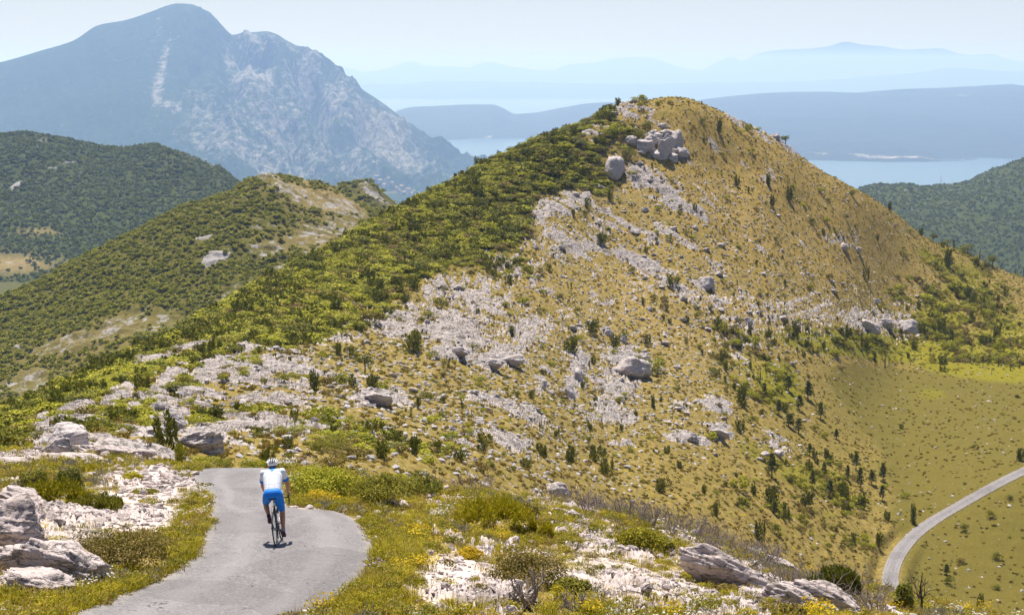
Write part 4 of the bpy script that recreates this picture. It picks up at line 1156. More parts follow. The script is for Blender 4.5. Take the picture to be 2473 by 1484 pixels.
P, i_, j_ = T.scatter(st_w / np.clip(T.Y / 20, 1, 4), 9000, rg)
n = len(P); s = (.02 + .10 * rg.random(n) ** 3) * np.clip(T.Y[i_, j_] / 25, .8, 2)
scatter_stuff("rubble", "pale limestone rubble on the near slope", PROTO['nearstone'], P, rg.integers(0, 6, n), rg.random(n) * 6.28, np.stack([s, s * rg.uniform(.6, 1, n), s * rg.uniform(.4, .8, n)], 1), rg.normal(0, .3, (n, 2)))
bw = nearvis * (T.Y > 30) * np.maximum.reduce([blob(PX, PY, 1120, 1165, 110, 20, 5), blob(PX, PY, 1740, 1310, 170, 30, 22), blob(PX, PY, 1480, 1240, 140, 22, 15), .8 * blob(PX, PY, 2000, 1440, 160, 40, 10), .7 * blob(PX, PY, 1380, 1215, 90, 16, 5)])
P, i_, j_ = T.scatter(bw, 150, rg)
n = len(P)
scatter_stuff("bare_scrub", "thicket of bare grey twigs along the edge of the near slope", PROTO['bare'], P, rg.integers(0, 4, n), rg.random(n) * 6.28, rand_scl(n, .6, 1.3, rg))
# farther hills
v7 = H7.visible(.006)
w7 = v7 * np.clip(1.05 - 1.3 * sstep(.2, .5, H7.R) - .75 * H7.Dr + .3 * fbm(H7.X / 22, H7.Y / 22, 5, 3), .03, 1)
P, i_, j_ = H7.scatter(w7, 21000, rg); n = len(P)
scatter_stuff("scrub_cover", "green scrub covering the middle hill", PROTO['farscrub'], P - [0, 0, .2], rg.integers(0, 6, n), rg.random(n) * 6.28, rand_scl(n, 1.1, 3.2, rg))
P, i_, j_ = HK.scatter(HK.visible(.006) * np.clip(.9 - HK.R * 1.6, .05, 1), 700, rg); n = len(P)
scatter_stuff("scrub_cover.001", "scrub on the small rocky knoll", PROTO['farscrub'], P - [0, 0, .2], rg.integers(0, 6, n), rg.random(n) * 6.28, rand_scl(n, 2, 4.5, rg))
for Sh, cnt, nm, lb in ((H6, 19000, "woodland", "dark woodland covering the hill behind on the left"), (H9, 13000, "woodland.001", "scrub woodland covering the hazy hill on the right")):
    w = Sh.visible(.004) * np.clip(1.0 - 1.5 * np.clip(Sh.R, 0, 1) - .85 * Sh.Dr + .35 * fbm(Sh.X / 40, Sh.Y / 40, 6, 3), .04, 1)
    P, i_, j_ = Sh.scatter(w, cnt, rg); n = len(P)
    scatter_stuff(nm, lb, PROTO['wood'], P - [0, 0, .3], rg.integers(0, 6, n), rg.random(n) * 6.28, rand_scl(n, 2.6, 5.6, rg))
# ------------------------------------------------------------------ single plants and rocks
ITEMS = []            # things whose label is worked out from the nearest landmark
def reg(ob, desc, px, py, cat, group): ITEMS.append((ob, desc, px, py, cat, group))

def empty(name, loc, rz=0.0, scale=(1, 1, 1)):
    o = bpy.data.objects.new(name, None)
    o.empty_display_size = .2
    COL.objects.link(o)
    o.location = loc; o.rotation_euler = (0, 0, rz); o.scale = scale
    return o

def part(name, me, parent):
    o = bpy.data.objects.new(name, me)
    COL.objects.link(o); o.parent = parent
    return o

rb = np.random.default_rng(55)
DESC = {'J': ("juniper_bush", "dark spiky juniper bush"), 'R': ("bush", "round green bush"), 'B': ("bush", "brownish bush"), 'C': ("juniper_bush", "slim upright juniper"),
        'P': ("pine_tree", "young pine"), 'T': ("tree", "small leafy tree"), 'S': ("dead_tree", "bare burnt trunk")}
# small trees with trunk and crown
PINES, TREES, SNAGS = [], [], []
for i in range(5):
    V, Q = [], []
    bend = rb.normal(0, .03, 2)
    tube(V, Q, [(0, 0, -.04), (bend[0], bend[1], .4), (bend[0] * .5, bend[1], .75), (0, 0, .98)], [.03, .024, .015, .006], 6)
    C, N = [], []
    for lv_ in np.linspace(.22, .97, 12):
        for b in range(6):
            a = rb.random() * 6.28; L = (.30 * (1.06 - lv_) ** .75 + .03) * rb.uniform(.6, 1.15)
            tip = np.array([math.cos(a) * L, math.sin(a) * L, lv_ + L * .28])
            tube(V, Q, [(0, 0, lv_ - .03), tuple(tip)], [.008, .003], 4)
            for f in (.45, .65, .8, .9, 1.0):
                for _ in range(3):
                    C.append(tip * [f, f, 1] - [0, 0, (1 - f) * L * .28] + rb.normal(0, .022, 3)); N.append(rb.normal(size=3) * .6 + [0, 0, .7])
    C, N = np.array(C), unit(np.array(N))
    PINES.append((mesh_np("trunk", np.array(V), np.array(Q), mats=[M_BARK]), leaf_mesh("crown", C, N, rb.uniform(.05, .10, len(C)), .5, ML_PINE, rb)))
    V, Q = [], []
    tube(V, Q, [(0, 0, -.04), (.02, .01, .2), (-.02, .02, .42), (.0, .0, .62)], [.045, .035, .025, .012], 6)
    for b in range(9):
        a = rb.random() * 6.28; z = rb.uniform(.22, .5)
        tube(V, Q, [(0, 0, z), (math.cos(a) * .16, math.sin(a) * .16, z + .16), (math.cos(a) * .3, math.sin(a) * .3, z + .27)], [.016, .01, .004], 4)
    C, N = pts_round(rb, 620, .95, .72, 11)
    TREES.append((mesh_np("trunk", np.array(V), np.array(Q), mats=[M_BARK]), leaf_mesh("crown", C + [0, 0, .24], N, rb.uniform(.045, .085, 620), .7, [ML_OLIVE, ML_JUN, ML_SCRUB][i % 3], rb)))
    V, Q = [], []
    tube(V, Q, [(0, 0, -.05), (rb.normal(0, .03), rb.normal(0, .03), .5), (rb.normal(0, .05), rb.normal(0, .05), 1.0)], [.045, .03, .008], 6)
    for b in range(10):
        a = rb.random() * 6.28; z = rb.uniform(.25, .92); L = rb.uniform(.1, .3) * (1.1 - z)
        tube(V, Q, [(0, 0, z), (math.cos(a) * L, math.sin(a) * L, z + L * .4)], [.012, .004], 4)
    SNAGS.append(mesh_np("dead_tree", np.array(V), np.array(Q), mats=[M_BURNT]))

def plant(kind, px, py, w, h, group, sink=.03):
    p = T.ray(px, py)
    m = p.y / F_ * 1.02
    wm, hm = w * m, h * m
    nm, ds = DESC[kind]
    rz = rb.random() * 6.28
    if kind in 'PT':
        tr, cr = (PINES if kind == 'P' else TREES)[rb.integers(0, 5)]
        o = empty(nm, p, rz, (wm / (.62 if kind == 'P' else .95), wm / (.62 if kind == 'P' else .95), hm))
        part("trunk", tr, o); part("crown", cr, o)
    else:
        pool = {'J': PROTO['juniper'], 'R': PROTO['round'], 'B': PROTO['brown'], 'C': PROTO['column'], 'S': SNAGS}[kind]
        me = pool[rb.integers(0, len(pool))]
        o = put(bpy.data.objects.new(nm, me))
        o.location = (p.x, p.y, p.z - sink * hm)
        o.rotation_euler = (0, 0, rz)
        wd = {'J': 1.0, 'R': .95, 'B': .95, 'C': .62, 'S': .35}[kind]
        hd = {'J': 1.0, 'R': .82, 'B': .66, 'C': 1.0, 'S': 1.0}[kind]
        o.scale = (wm / wd, wm / wd, hm / hd) if kind != 'S' else (hm * .8, hm * .8, hm)
    big = "" if wm < 2.6 or kind in 'SPT' else "large "
    cat = {'J': "bush", 'R': "bush", 'B': "bush", 'C': "bush", 'P': "tree", 'T': "tree", 'S': "dead tree"}[kind]
    reg(o, big + ds, px, py - h / 2, cat, group)
    return o

HB = """J 1000 848 75 60;R 1063 747 40 38;B 900 781 52 54;R 1034 770 38 28;J 965 711 24 28;J 1227 686 26 26;J 1236 809 26 28;J 1382 855 52 46;J 1428 805 40 36;C 1076 894 22 42;R 1155 922 40 20;C 1423 889 13 24
R 1032 969 36 36;J 1010 982 17 28;J 1115 985 10 20;C 992 1008 11 28;R 1041 1020 56 28;B 835 1044 30 30;J 894 1046 46 36;C 1307 1046 11 40;J 817 857 24 36;R 1392 757 22 24;R 1315 711 22 16;J 1248 886 22 20;R 1095 880 20 16
J 1625 688 44 28;J 1484 841 34 34;R 1506 822 28 30;J 1563 834 22 31;R 1581 888 52 48;R 1511 959 22 22;J 1578 985 20 34;R 1635 946 22 18;J 1793 983 36 56;J 1787 1046 28 40;R 1813 1021 34 32;R 1958 701 26 20;R 1837 719 18 14;J 1831 740 16 14
R 1689 757 16 13;J 1617 783 14 16;J 1553 737 16 20;J 1756 809 18 21;J 1811 812 16 21;J 1854 822 24 24;R 1769 838 26 22;C 1656 832 13 26;J 1743 876 16 32;R 1725 910 30 28;R 1687 843 20 16
R 1993 540 21 21;R 2043 530 16 15;C 2092 680 17 57;R 1874 579 18 11;J 2119 582 13 16;R 2164 554 16 13;R 2198 561 18 11;R 2288 591 24 18;C 2303 607 9 36;R 2332 606 44 28;R 2324 673 34 22;R 2383 714 34 30;J 2430 719 14 24;J 2309 711 16 18
J 2226 807 22 34;J 2272 805 34 44;J 2373 760 18 23;J 2345 768 14 20;J 2373 830 28 24;J 2407 820 23 46;R 2301 848 34 24;J 2275 879 26 26;R 2311 873 18 16;B 2030 889 24 13;J 1953 843 18 21;J 2017 832 24 21;J 1989 845 14 23;R 2012 858 18 21;J 2208 843 26 24;R 1968 802 28 16
R 1545 250 40 34;R 1547 268 19 20;R 1563 313 30 22;R 1487 331 44 42;R 1543 347 28 30;R 1518 390 38 36;J 1737 328 17 38;R 1696 304 15 14;J 1779 449 20 28;J 1807 467 9 15;R 1756 487 18 20;J 1473 488 23 28;J 1472 448 14 15;J 1678 511 15 20;B 1694 521 13 15;J 1642 512 10 14
J 1454 589 44 30;R 1583 564 20 15;J 1585 583 12 12;R 1614 584 20 14;R 1459 353 28 20;R 1743 379 20 10;R 1536 428 26 16;J 1864 499 20 30;J 1907 486 28 38;J 2148 509 15 24
J 1442 1116 56 50;J 1465 1149 46 50;J 1374 1119 48 48;J 1313 1106 36 36;J 1596 1189 44 44;J 1611 1096 20 25;R 1525 1093 25 17;J 1728 1245 30 38;J 1836 1308 36 60;R 1869 1285 33 36;R 1788 1227 25 25;R 1786 1182 50 56;J 1864 1222 44 62;J 1902 1255 18 30
R 1996 1326 25 26;R 2054 1323 24 24;R 2089 1303 25 27;J 2122 1321 28 42;J 2206 1263 28 54;J 2142 1255 20 26;J 2082 1227 36 42;R 2185 1204 26 26;J 1996 1108 25 28;J 2178 1035 16 14;R 2355 1086 18 18;J 2463 1112 32 36;J 2456 961 14 10;R 2420 1001 16 11;B 2451 1012 16 11
R 2330 1283 25 26;R 2395 1253 25 30;R 2410 1351 30 32;B 2322 1358 25 22;J 2368 1477 30 50;R 2294 1412 30 26;R 2405 1425 24 20;R 2438 1208 22 16
R 775 1012 88 56;J 711 1011 26 28;R 718 1041 40 30;R 680 921 40 28;R 636 927 26 22;B 579 895 36 16;R 458 980 30 26;R 440 926 42 34;J 342 944 52 46;R 481 1021 62 38;J 695 1086 38 40;J 638 1112 26 36;B 617 1012 38 24;J 925 1105 60 44;J 1000 1097 36 50;J 1055 1090 40 34;J 1110 1115 46 40;J 1170 1075 44 36;B 1160 1140 44 34
B 860 1105 60 40;J 1270 1130 40 30;J 1300 1090 24 24;R 1215 1040 24 18;J 1345 1060 22 22;J 1425 1040 18 20;J 1500 1040 16 20;J 1640 1130 20 22;J 1700 1190 22 24"""
for ent in HB.replace("\n", ";").split(";"):
    k, x, y, w, h = ent.split()
    plant(k, float(x), float(y), float(w), float(h), "single bushes on the open slopes")
HT = """T 881 900 50 64;T 845 864 31 40;T 1897 345 26 28;T 2254 571 21 27;T 2396 645 40 40;P 1952 965 30 44;P 1981 1011 26 40;P 1903 944 32 36;P 1906 1032 32 32;P 1929 1046 26 36;P 1864 1151 32 58;P 2003 1199 32 42;P 2036 1197 20 32;P 2067 1134 22 44;P 2132 1161 26 44;P 2077 1182 24 52;P 1961 1177 20 42
P 2105 1170 22 36;P 1930 990 26 36;P 1880 1000 22 34;P 2046 1160 18 36;P 1990 1150 18 34;P 2286 1387 22 27;P 2130 1210 20 36;P 2020 1060 18 24;P 1845 960 22 34;P 1870 1240 24 34;P 1955 1100 20 30"""
for ent in HT.replace("\n", ";").split(";"):
    k, x, y, w, h = ent.split()
    plant(k, float(x), float(y), float(w), float(h), "small trees on the hill and valley side")
for x, y, h in [(2137,892,44),(2113,886,26),(2147,886,28),(2373,889,20),(2411,886,32),(2440,897,24),(2457,876,26),(2336,871,16),(2354,876,22),(1834,928,42),(2418,640,20),(2366,628,34),(2472,660,26),(2452,655,20),(2462,890,30),(1850,900,30),(1785,905,26),(2220,1092,16),(2245,860,22),(2395,905,18),(1700,930,24),(2300,640,18)]:
    plant('S', x, y, 8, h, "burnt trunks left after a fire")

# more single bushes where the picture shows them loosely spread
extra = (~FG) * (.05 + green_zone * .55 + edge * .35) * (1 - scrub) * (1 - np.clip(meadow, 0, 1) * .99) * (1 - rockm) * T.visible(0.0) * (dv > 4) * (PX > 10) * (PX < 2463) * (PY < 1320)
P, i_, j_ = T.scatter(extra, 500, rb)
qx, qy = project(P[:, 0], P[:, 1], P[:, 2])
taken = [(it[2], it[3]) for it in ITEMS]
cnt = 0
for x, y in zip(qx, qy):
    if cnt >= 95: break
    if min((x - a) ** 2 + (y - b) ** 2 for a, b in taken) < 24 ** 2: continue
    k = 'JRRBRR'[rb.integers(0, 6)]
    w = rb.uniform(14, 26)
    plant(k, float(x), float(y), w, w * (rb.uniform(.8, 1.2) if k != 'C' else 1.8), "single bushes on the open slopes")
    taken.append((x, y - 8)); cnt += 1

# ---- boulders
def boulder(px, py, w, h, rz=None, tilt=(0, 0), desc="pale boulder", label=None, me=None, depth=.9, raise_=.2, lean=-.45):
    p = T.ray(px, py)
    m = p.y / F_
    o = put(bpy.data.objects.new("boulder", me or BOULD[rb.integers(0, len(BOULD))]))
    hm = h * m
    o.location = (p.x, p.y + w * m * depth * .25, p.z + hm * raise_)
    o.scale = (w * m * .56, w * m * .56 * depth, hm * .62)
    o.rotation_mode = 'ZXY'
    o.rotation_euler = (tilt[0] + lean, tilt[1], rb.random() * 6.28 if rz is None else rz)
    if label: tag(o, label, "boulder", "big boulders and slabs")
    else: reg(o, desc, px, py - h / 2, "boulder", "loose boulders on the hill")
    return o
for a in [(1558,372,54,42,.3,(0,0),"leftmost grey block of the boulder cluster under the summit"),(1606,388,42,56,.9,(.05,.1),"tall rounded front boulder of the cluster under the summit"),(1636,366,34,50,2.0,(0,0),"rear right boulder of the cluster under the summit"),
          (1645,384,30,34,.4,(0,0),"lower right boulder of the cluster under the summit"),(1584,346,32,26,1.2,(0,0),"small top boulder of the cluster under the summit"),(1482,432,52,70,.2,(-.25,0),"big tilted grey boulder left below the summit cluster"),
          (1525,352,36,24,.5,(0,0),"low grey rock between the summit bushes and the boulder cluster"),(1525,912,92,62,.1,(0,.15),"large domed grey boulder in the middle of the slope"),(1708,704,52,34,.5,(.1,.2),"block lying on the slanting slab at mid slope"),
          (1807,790,22,24,None,(0,0),"dark upright rock above the green thicket"),(2097,800,56,36,.2,(0,.2),"largest grey rock of the broken row above the yellow grass"),(2198,808,58,36,.4,(0,.2),"rightmost grey rock of the broken row above the yellow grass"),
          (2138,790,44,26,.2,(0,.1),"middle grey rock of the broken row above the yellow grass"),(2038,603,28,20,None,(0,0),"dark block under the rock ledge high on the right"),(1881,1104,24,20,None,(0,0),"right of two grey blocks in the green valley side"),(1850,1104,24,18,None,(0,0),"left of two grey blocks in the green valley side"),
          (1735,1058,44,24,.2,(0,.1),"pale flat-topped rock below the dark upright juniper"),(1670,1068,50,22,.3,(0,.1),"low pale rock left of the flat-topped rock"),(1350,1198,76,32,.2,(0,.1),"rounded grey rock behind the lime juniper mat"),
          (1469,812,30,22,None,(0,0),"left of two pale rocks above the domed boulder"),(1505,826,22,24,None,(0,0),"right of two pale rocks above the domed boulder"),(1560,870,26,18,None,(0,0),"small pale rock against the top of the domed boulder"),
          (1235,884,60,34,-.3,(0,-.2),"upper end of the wedge-shaped pale outcrop"),(1190,892,54,26,-.3,(0,-.2),"lower end of the wedge-shaped pale outcrop"),(1395,915,22,40,.3,(0,0),"upper fin of the upright rock rib"),(1376,960,24,44,.3,(0,0),"lower fin of the upright rock rib"),
          (1312,940,18,32,None,(0,0),"narrow standing rock left of the upright rock rib"),(1108,862,52,26,-.2,(0,0),"pale rock right below the big juniper clump"),(915,980,64,28,0,(0,0),"low arched rock hump above the lane's bushes")]:
    boulder(a[0], a[1], a[2], a[3], a[4], a[5], label=a[6], lean=0.0 if a[1] < 440 else -.45)
for q, (x, y, w, h, rz) in enumerate([(1572,352,44,34,.7),(1618,352,36,40,1.7),(1590,384,40,30,2.2),(1626,392,30,24,.2),(1548,360,34,26,1.1),(1654,376,28,26,2.7),(1610,330,44,22,.4),(1575,328,40,18,1.9)]):
    boulder(x, y, w, h, rz, (0, 0), label=["upper left wedge", "upper right block", "front left foot block", "front right foot block", "far left stub", "far right stub", "flat cap", "narrow cap"][q] + " of the jagged outcrop around the summit boulders", lean=-.1, raise_=.08)
BIGR = [rock_mesh("slab", 400 + i, 5, 20, .16, .16, M_ROCKB, .55) for i in range(5)]
for a in [(160,1084,140,112,.2,(.1,-.45),BIGR[0],"tall arched limestone crag on the left above the lane"),(140,1094,80,46,.1,(0,0),BIGR[1],"grey foot block of the arched limestone crag"),(225,1024,76,26,0,(0,.1),BIGR[2],"low rock tail right of the arched crag"),
          (416,1034,62,60,.6,(.1,.3),BIGR[3],"twin-topped pale rock among scrub left of the cyclist"),(385,990,28,28,None,(0,0),BOULD[1],"small pointed rock behind the twin-topped rock"),(367,1054,52,26,0,(0,0),BOULD[2],"cracked low rock in front of the twin-topped rock"),
          (480,1088,128,58,.1,(.1,-.35),BIGR[4],"broad slanting slab behind the lane's brow")]:
    boulder(a[0], a[1], a[2], a[3], a[4], a[5], label=a[7], me=a[6], depth=.85, raise_=.06)
brk = (~FG) * np.clip(stony * 1.5 + D - .1, 0, 1) * (1 - scrub) * T.visible(0.0) * (dv > 4) * (PX > 10) * (PX < 2463)
P, i_, j_ = T.scatter(brk, 600, rb)
qx, qy = project(P[:, 0], P[:, 1], P[:, 2])
taken = [(it[2], it[3]) for it in ITEMS]
cnt = 0
for x, y in zip(qx, qy):
    if cnt >= 120: break
    if min((x - a) ** 2 + (y - b) ** 2 for a, b in taken) < 20 ** 2: continue
    w = rb.uniform(11, 24)
    boulder(float(x), float(y), w, w * rb.uniform(.4, .65), desc="pale boulder")
    taken.append((x, y)); cnt += 1

# ---- near rocks
def near_rock(px, py, w, h, rz, tilt, label, seed, depth=1.0, raise_=.2, strata=.2, dy=0.0):
    p = T.ray(px, py)
    m = p.y / F_
    me = rock_mesh("near_rock", seed, 5, 24, .17, strata, M_ROCKN, .6)
    o = put(bpy.data.objects.new("boulder", me))
    o.location = (p.x, p.y + dy, p.z + h * m * raise_)
    o.scale = (w * m * .56, w * m * .56 * depth, h * m * .62)
    o.rotation_euler = (tilt[0], tilt[1], rz)
    return tag(o, label, "boulder", "rocks on the near slope")
near_rock(10, 1356, 210, 170, .3, (-.6, .34), "big rough limestone rock at the left edge", 501, 1.0, .28, .14, .4)
near_rock(140, 1395, 230, 110, .1, (-.2, .42), "cracked sloping slab right of the big rough rock", 502, .8, .10)
near_rock(80, 1428, 210, 74, 0, (0, .2), "shaded bottom block under the big rough rock", 503, .6, .15)
near_rock(60, 1215, 120, 60, .2, (0, .3), "rough rock shoulder behind the big rough rock", 504, .9, .05)
near_rock(1735, 1408, 270, 84, 0, (-.15, .40), "long grey slab slanting down right on the near slope", 505, .34, .35, .12)
near_rock(1900, 1470, 150, 90, 0, (-.1, .30), "cracked grey block below the long slab", 506, .5, .30)
near_rock(1990, 1480, 210, 84, 0, (-.1, .36), "lower pale slab beside the dark juniper bush", 507, .4, .35)
near_rock(1888, 1378, 100, 44, 0, (-.1, .5), "smooth pale slab behind the bare twigs", 508, .5, .2)
near_rock(1700, 1330, 60, 26, .4, (0, .2), "small rock above the long slanting slab", 509, .9, .1)
near_rock(20, 1118, 110, 24, 0, (0, 0), "flat-topped ledge at the far left edge", 510, .6, .1)
near_rock(160, 1112, 190, 28, 0, (0, .05), "long flat ledge behind the dark bushes on the left", 511, .5, .1)
near_rock(250, 1098, 130, 32, 0, (0, .1), "layered ledge below the arched crag", 512, .6, .1)
near_rock(344, 1098, 56, 18, 0, (0, .05), "flat block on the ledge left of the lane's brow", 513, .6, .25)
near_rock(1235, 1490, 46, 40, .5, (0, 0), "grey boulder at the bottom edge under the bare shrub", 514, .9, .2)
near_rock(1560, 1425, 34, 26, .5, (0, 0), "dark grey stone on the pale rubble slope", 515, .9, .2)

# ---- large shrubs near the lane
def shrub(px, py, w, h, n, leaf, mat, label, kind='round', lobes=14, name="bush", asp=.6, stem=True, cat="bush", seed=0, flat=1.0):
    p = T.ray(px, py)
    m = p.y / F_
    W, Hh = w * m, h * m * 1.03
    r = np.random.default_rng(900 + seed)
    o = empty(name, (p.x, p.y, p.z - .03))
    if kind == 'juniper':
        C, N, A = pts_juniper(r, n, W * 1.05, Hh, lobes, .35)
        me = leaf_mesh("foliage", C, N, r.uniform(leaf * .7, leaf * 1.4, n), asp, mat, r, A)
    elif kind == 'mat':
        L = lobes
        cx_, cy_ = r.uniform(-.42, .42, L) * W, r.uniform(-.3, .3, L) * W * flat
        rr = r.uniform(.10, .2, L) * W * .8
        k = r.integers(0, L, n)
        d = unit(r.normal(size=(n, 3))); d[:, 2] = np.abs(d[:, 2])
        C = np.stack([cx_[k], cy_[k], np.zeros(n)], 1) + d * (rr[k] * r.uniform(.6, 1.1, n))[:, None] * [1, 1, 0]
        hh = Hh * (.55 + .45 * np.cos(np.clip(np.abs(cx_[k]) / W * 3, 0, 1.4))) * r.uniform(.35, 1, n) * (.4 + .6 * d[:, 2])
        C[:, 2] = np.maximum(hh, .01)
        A = unit(d + [0, 0, .5] + r.normal(size=(n, 3)) * .35)
        me = leaf_mesh("foliage", C, unit(d + [0, 0, .6] + r.normal(size=(n, 3)) * .4), r.uniform(leaf * .7, leaf * 1.5, n), asp, mat, r, A)
    else:
        C, N = pts_round(r, n, W, Hh, lobes)
        C[:, 1] *= flat
        me = leaf_mesh("foliage", C, N, r.uniform(leaf * .6, leaf * 1.4, n), asp, mat, r)
    part("foliage", me, o)
    if stem: part("stem", twig_mesh("stem", M_BARK, r, W * .75, Hh * .85, 6, 2, .014), o)
    return tag(o, label, cat, "shrubs beside the lane")
shrub(285, 1372, 270, 142, 9000, .040, ML_BROWN, "wide olive-brown bush left of the lane beside the sloping slab", lobes=26, seed=1)
shrub(165, 1190, 76, 92, 3600, .055, ML_JUN, "dark upright bush near the ledge on the left", lobes=12, seed=2)
shrub(85, 1180, 76, 84, 3200, .055, ML_OLIVE, "leafy bush left of the dark upright bush", lobes=11, seed=3)
shrub(130, 1214, 190, 60, 6500, .07, ML_LIME, "low lime-green juniper mat in front of the dark upright bush", 'mat', 26, "juniper_bush", .35, False, seed=4)
shrub(235, 1226, 120, 40, 3600, .065, ML_OLIVE, "low olive juniper mat right of the lime-green one", 'mat', 14, "juniper_bush", .35, False, seed=5)
shrub(316, 1160, 54, 34, 1500, .05, ML_LIME, "small round bush standing alone on the pale gravel", lobes=7, seed=6, stem=False)
shrub(437, 1118, 46, 56, 1700, .08, ML_SCRUB, "upright green shrub behind the lane's brow left of the cyclist", 'juniper', 7, "bush", .5, seed=7)
shrub(480, 1122, 70, 26, 1300, .08, ML_SCRUB, "low green bush right of the upright shrub at the brow", lobes=8, seed=8, stem=False)
shrub(545, 1128, 90, 24, 1500, .08, ML_OLIVE, "low bush along the lane's brow", lobes=9, seed=9, stem=False)
shrub(610, 1130, 90, 26, 1500, .08, ML_SCRUB, "low green bush at the brow just left of the cyclist's head", lobes=9, seed=30, stem=False)
shrub(690, 1140, 60, 34, 1300, .07, ML_OLIVE, "small bush at the brow just right of the cyclist's head", lobes=8, seed=31, stem=False)
shrub(775, 1200, 190, 106, 9500, .055, ML_SCRUB, "large green bush just right of the cyclist", lobes=26, seed=10)
shrub(930, 1208, 170, 84, 7000, .055, ML_OLIVE, "second large bush right of the cyclist, with darker tips", lobes=22, seed=11)
shrub(1020, 1200, 100, 78, 3800, .055, ML_JUN, "rightmost dark bush of the row right of the cyclist", lobes=14, seed=12)
shrub(1190, 1272, 190, 64, 8000, .075, ML_LIME, "bright lime-green juniper mat on the near slope", 'mat', 26, "juniper_bush", .35, False, seed=13)
shrub(1285, 1296, 120, 48, 4200, .07, ML_LIME, "lower right end mat of the bright lime juniper", 'mat', 14, "juniper_bush", .35, False, seed=14)
shrub(1265, 1255, 100, 56, 2800, .06, ML_BROWN, "brownish bush behind the lime juniper mat", lobes=11, seed=15)
shrub(1545, 1330, 110, 82, 5200, .06, ML_LIME, "yellow-green juniper bush above the long grey slab", lobes=16, seed=16)
shrub(1605, 1340, 70, 52, 2800, .06, ML_OLIVE, "darker bush joined to the yellow-green juniper's right side", lobes=10, seed=17)
shrub(1270, 1412, 220, 122, 8500, .042, ML_BROWN, "big olive-brown bush above the bare grey shrub", lobes=26, seed=18)
shrub(1385, 1432, 100, 62, 3400, .045, ML_OLIVE, "green bush at the right end of the olive-brown one", lobes=11, seed=19)
shrub(2020, 1448, 136, 84, 7000, .085, ML_JUN, "dark green juniper bush behind the lower pale slab", 'mat', 30, "juniper_bush", .4, True, seed=20, flat=.8)
shrub(1720, 1372, 90, 30, 2400, .06, ML_OLIVE, "low juniper strip along the top of the long slab", 'mat', 12, "juniper_bush", .35, False, seed=21)
shrub(1905, 1492, 80, 52, 2600, .045, ML_BROWN, "reddish-brown bush at the bottom edge below the slabs", lobes=10, seed=22)
shrub(1700, 1398, 80, 46, 2400, .045, ML_OLIVE, "small bush in front of the long slab's upper end", lobes=9, seed=23)
shrub(1130, 1348, 76, 46, 2200, .04, ML_YEL, "bush covered in yellow blossom right of the lane", lobes=10, seed=24, name="flowering_bush")
shrub(460, 1225, 34, 40, 900, .045, ML_OLIVE, "small bush at the lane's left edge", lobes=6, seed=25, stem=False)
shrub(345, 1192, 76, 18, 1500, .045, ML_OLIVE, "flat green patch of bush on the pale gravel", lobes=8, seed=26, stem=False)
shrub(2178, 1476, 60, 98, 3000, .08, ML_JUN, "dark round bush beside the valley lane's lower end", lobes=12, seed=27)
shrub(1760, 1430, 60, 36, 1400, .045, ML_BROWN, "small brown bush under the long slab", lobes=7, seed=28, stem=False)
shrub(800, 1090, 110, 62, 3600, .075, ML_OLIVE, "bush behind the large green bush right of the cyclist", lobes=14, seed=29)
def bare(px, py, w, h, label, seed, stems=10, depth=3, r0=.02):
    p = T.ray(px, py); m = p.y / F_
    r = np.random.default_rng(seed)
    o = put(bpy.data.objects.new("bare_shrub", twig_mesh("bare_shrub", M_DEAD, r, w * m, h * m, stems, depth, r0)))
    o.location = p
    return tag(o, label, "shrub", "bare grey shrubs")
bare(1275, 1466, 170, 104, "bare grey branching shrub below the olive-brown bush", 61, 9, 3, .03)
bare(1400, 1480, 130, 76, "bare shrub at the bottom edge right of the branching one", 62)
bare(1110, 1185, 110, 54, "bare grey shrub right of the row of bushes by the lane", 63, 10, 3, .02)
bare(1180, 1180, 70, 44, "small bare shrub beside the grey rock hump", 64)
bare(1770, 1362, 110, 62, "bare twiggy shrub above the long slab", 65, 10, 3, .02)
bare(1850, 1352, 90, 50, "bare shrub before the smooth pale slab", 66)
bare(1620, 1290, 80, 44, "bare shrub right of the yellow-green juniper", 67)
# leafless small tree by the valley lane
r = np.random.default_rng(5)
p = T.ray(2222, 1482); m = p.y / F_
o = empty("dead_tree", p)
V, Q = [], []
Hh = 112 * m
tube(V, Q, [(0, 0, -.3), (.03 * Hh, 0, .3 * Hh), (-.02 * Hh, 0, .62 * Hh), (.02 * Hh, 0, .95 * Hh)], [.034 * Hh, .028 * Hh, .018 * Hh, .005 * Hh], 6)
part("trunk", mesh_np("trunk", np.array(V), np.array(Q), mats=[M_BURNT]), o)
tw = part("branches", twig_mesh("branches", M_BURNT, r, .75 * Hh, .62 * Hh, 8, 3, .012 * Hh), o)
tw.location = (0, 0, .40 * Hh)
tag(o, "leafless dark little tree at the bottom edge beside the valley lane", "dead tree")
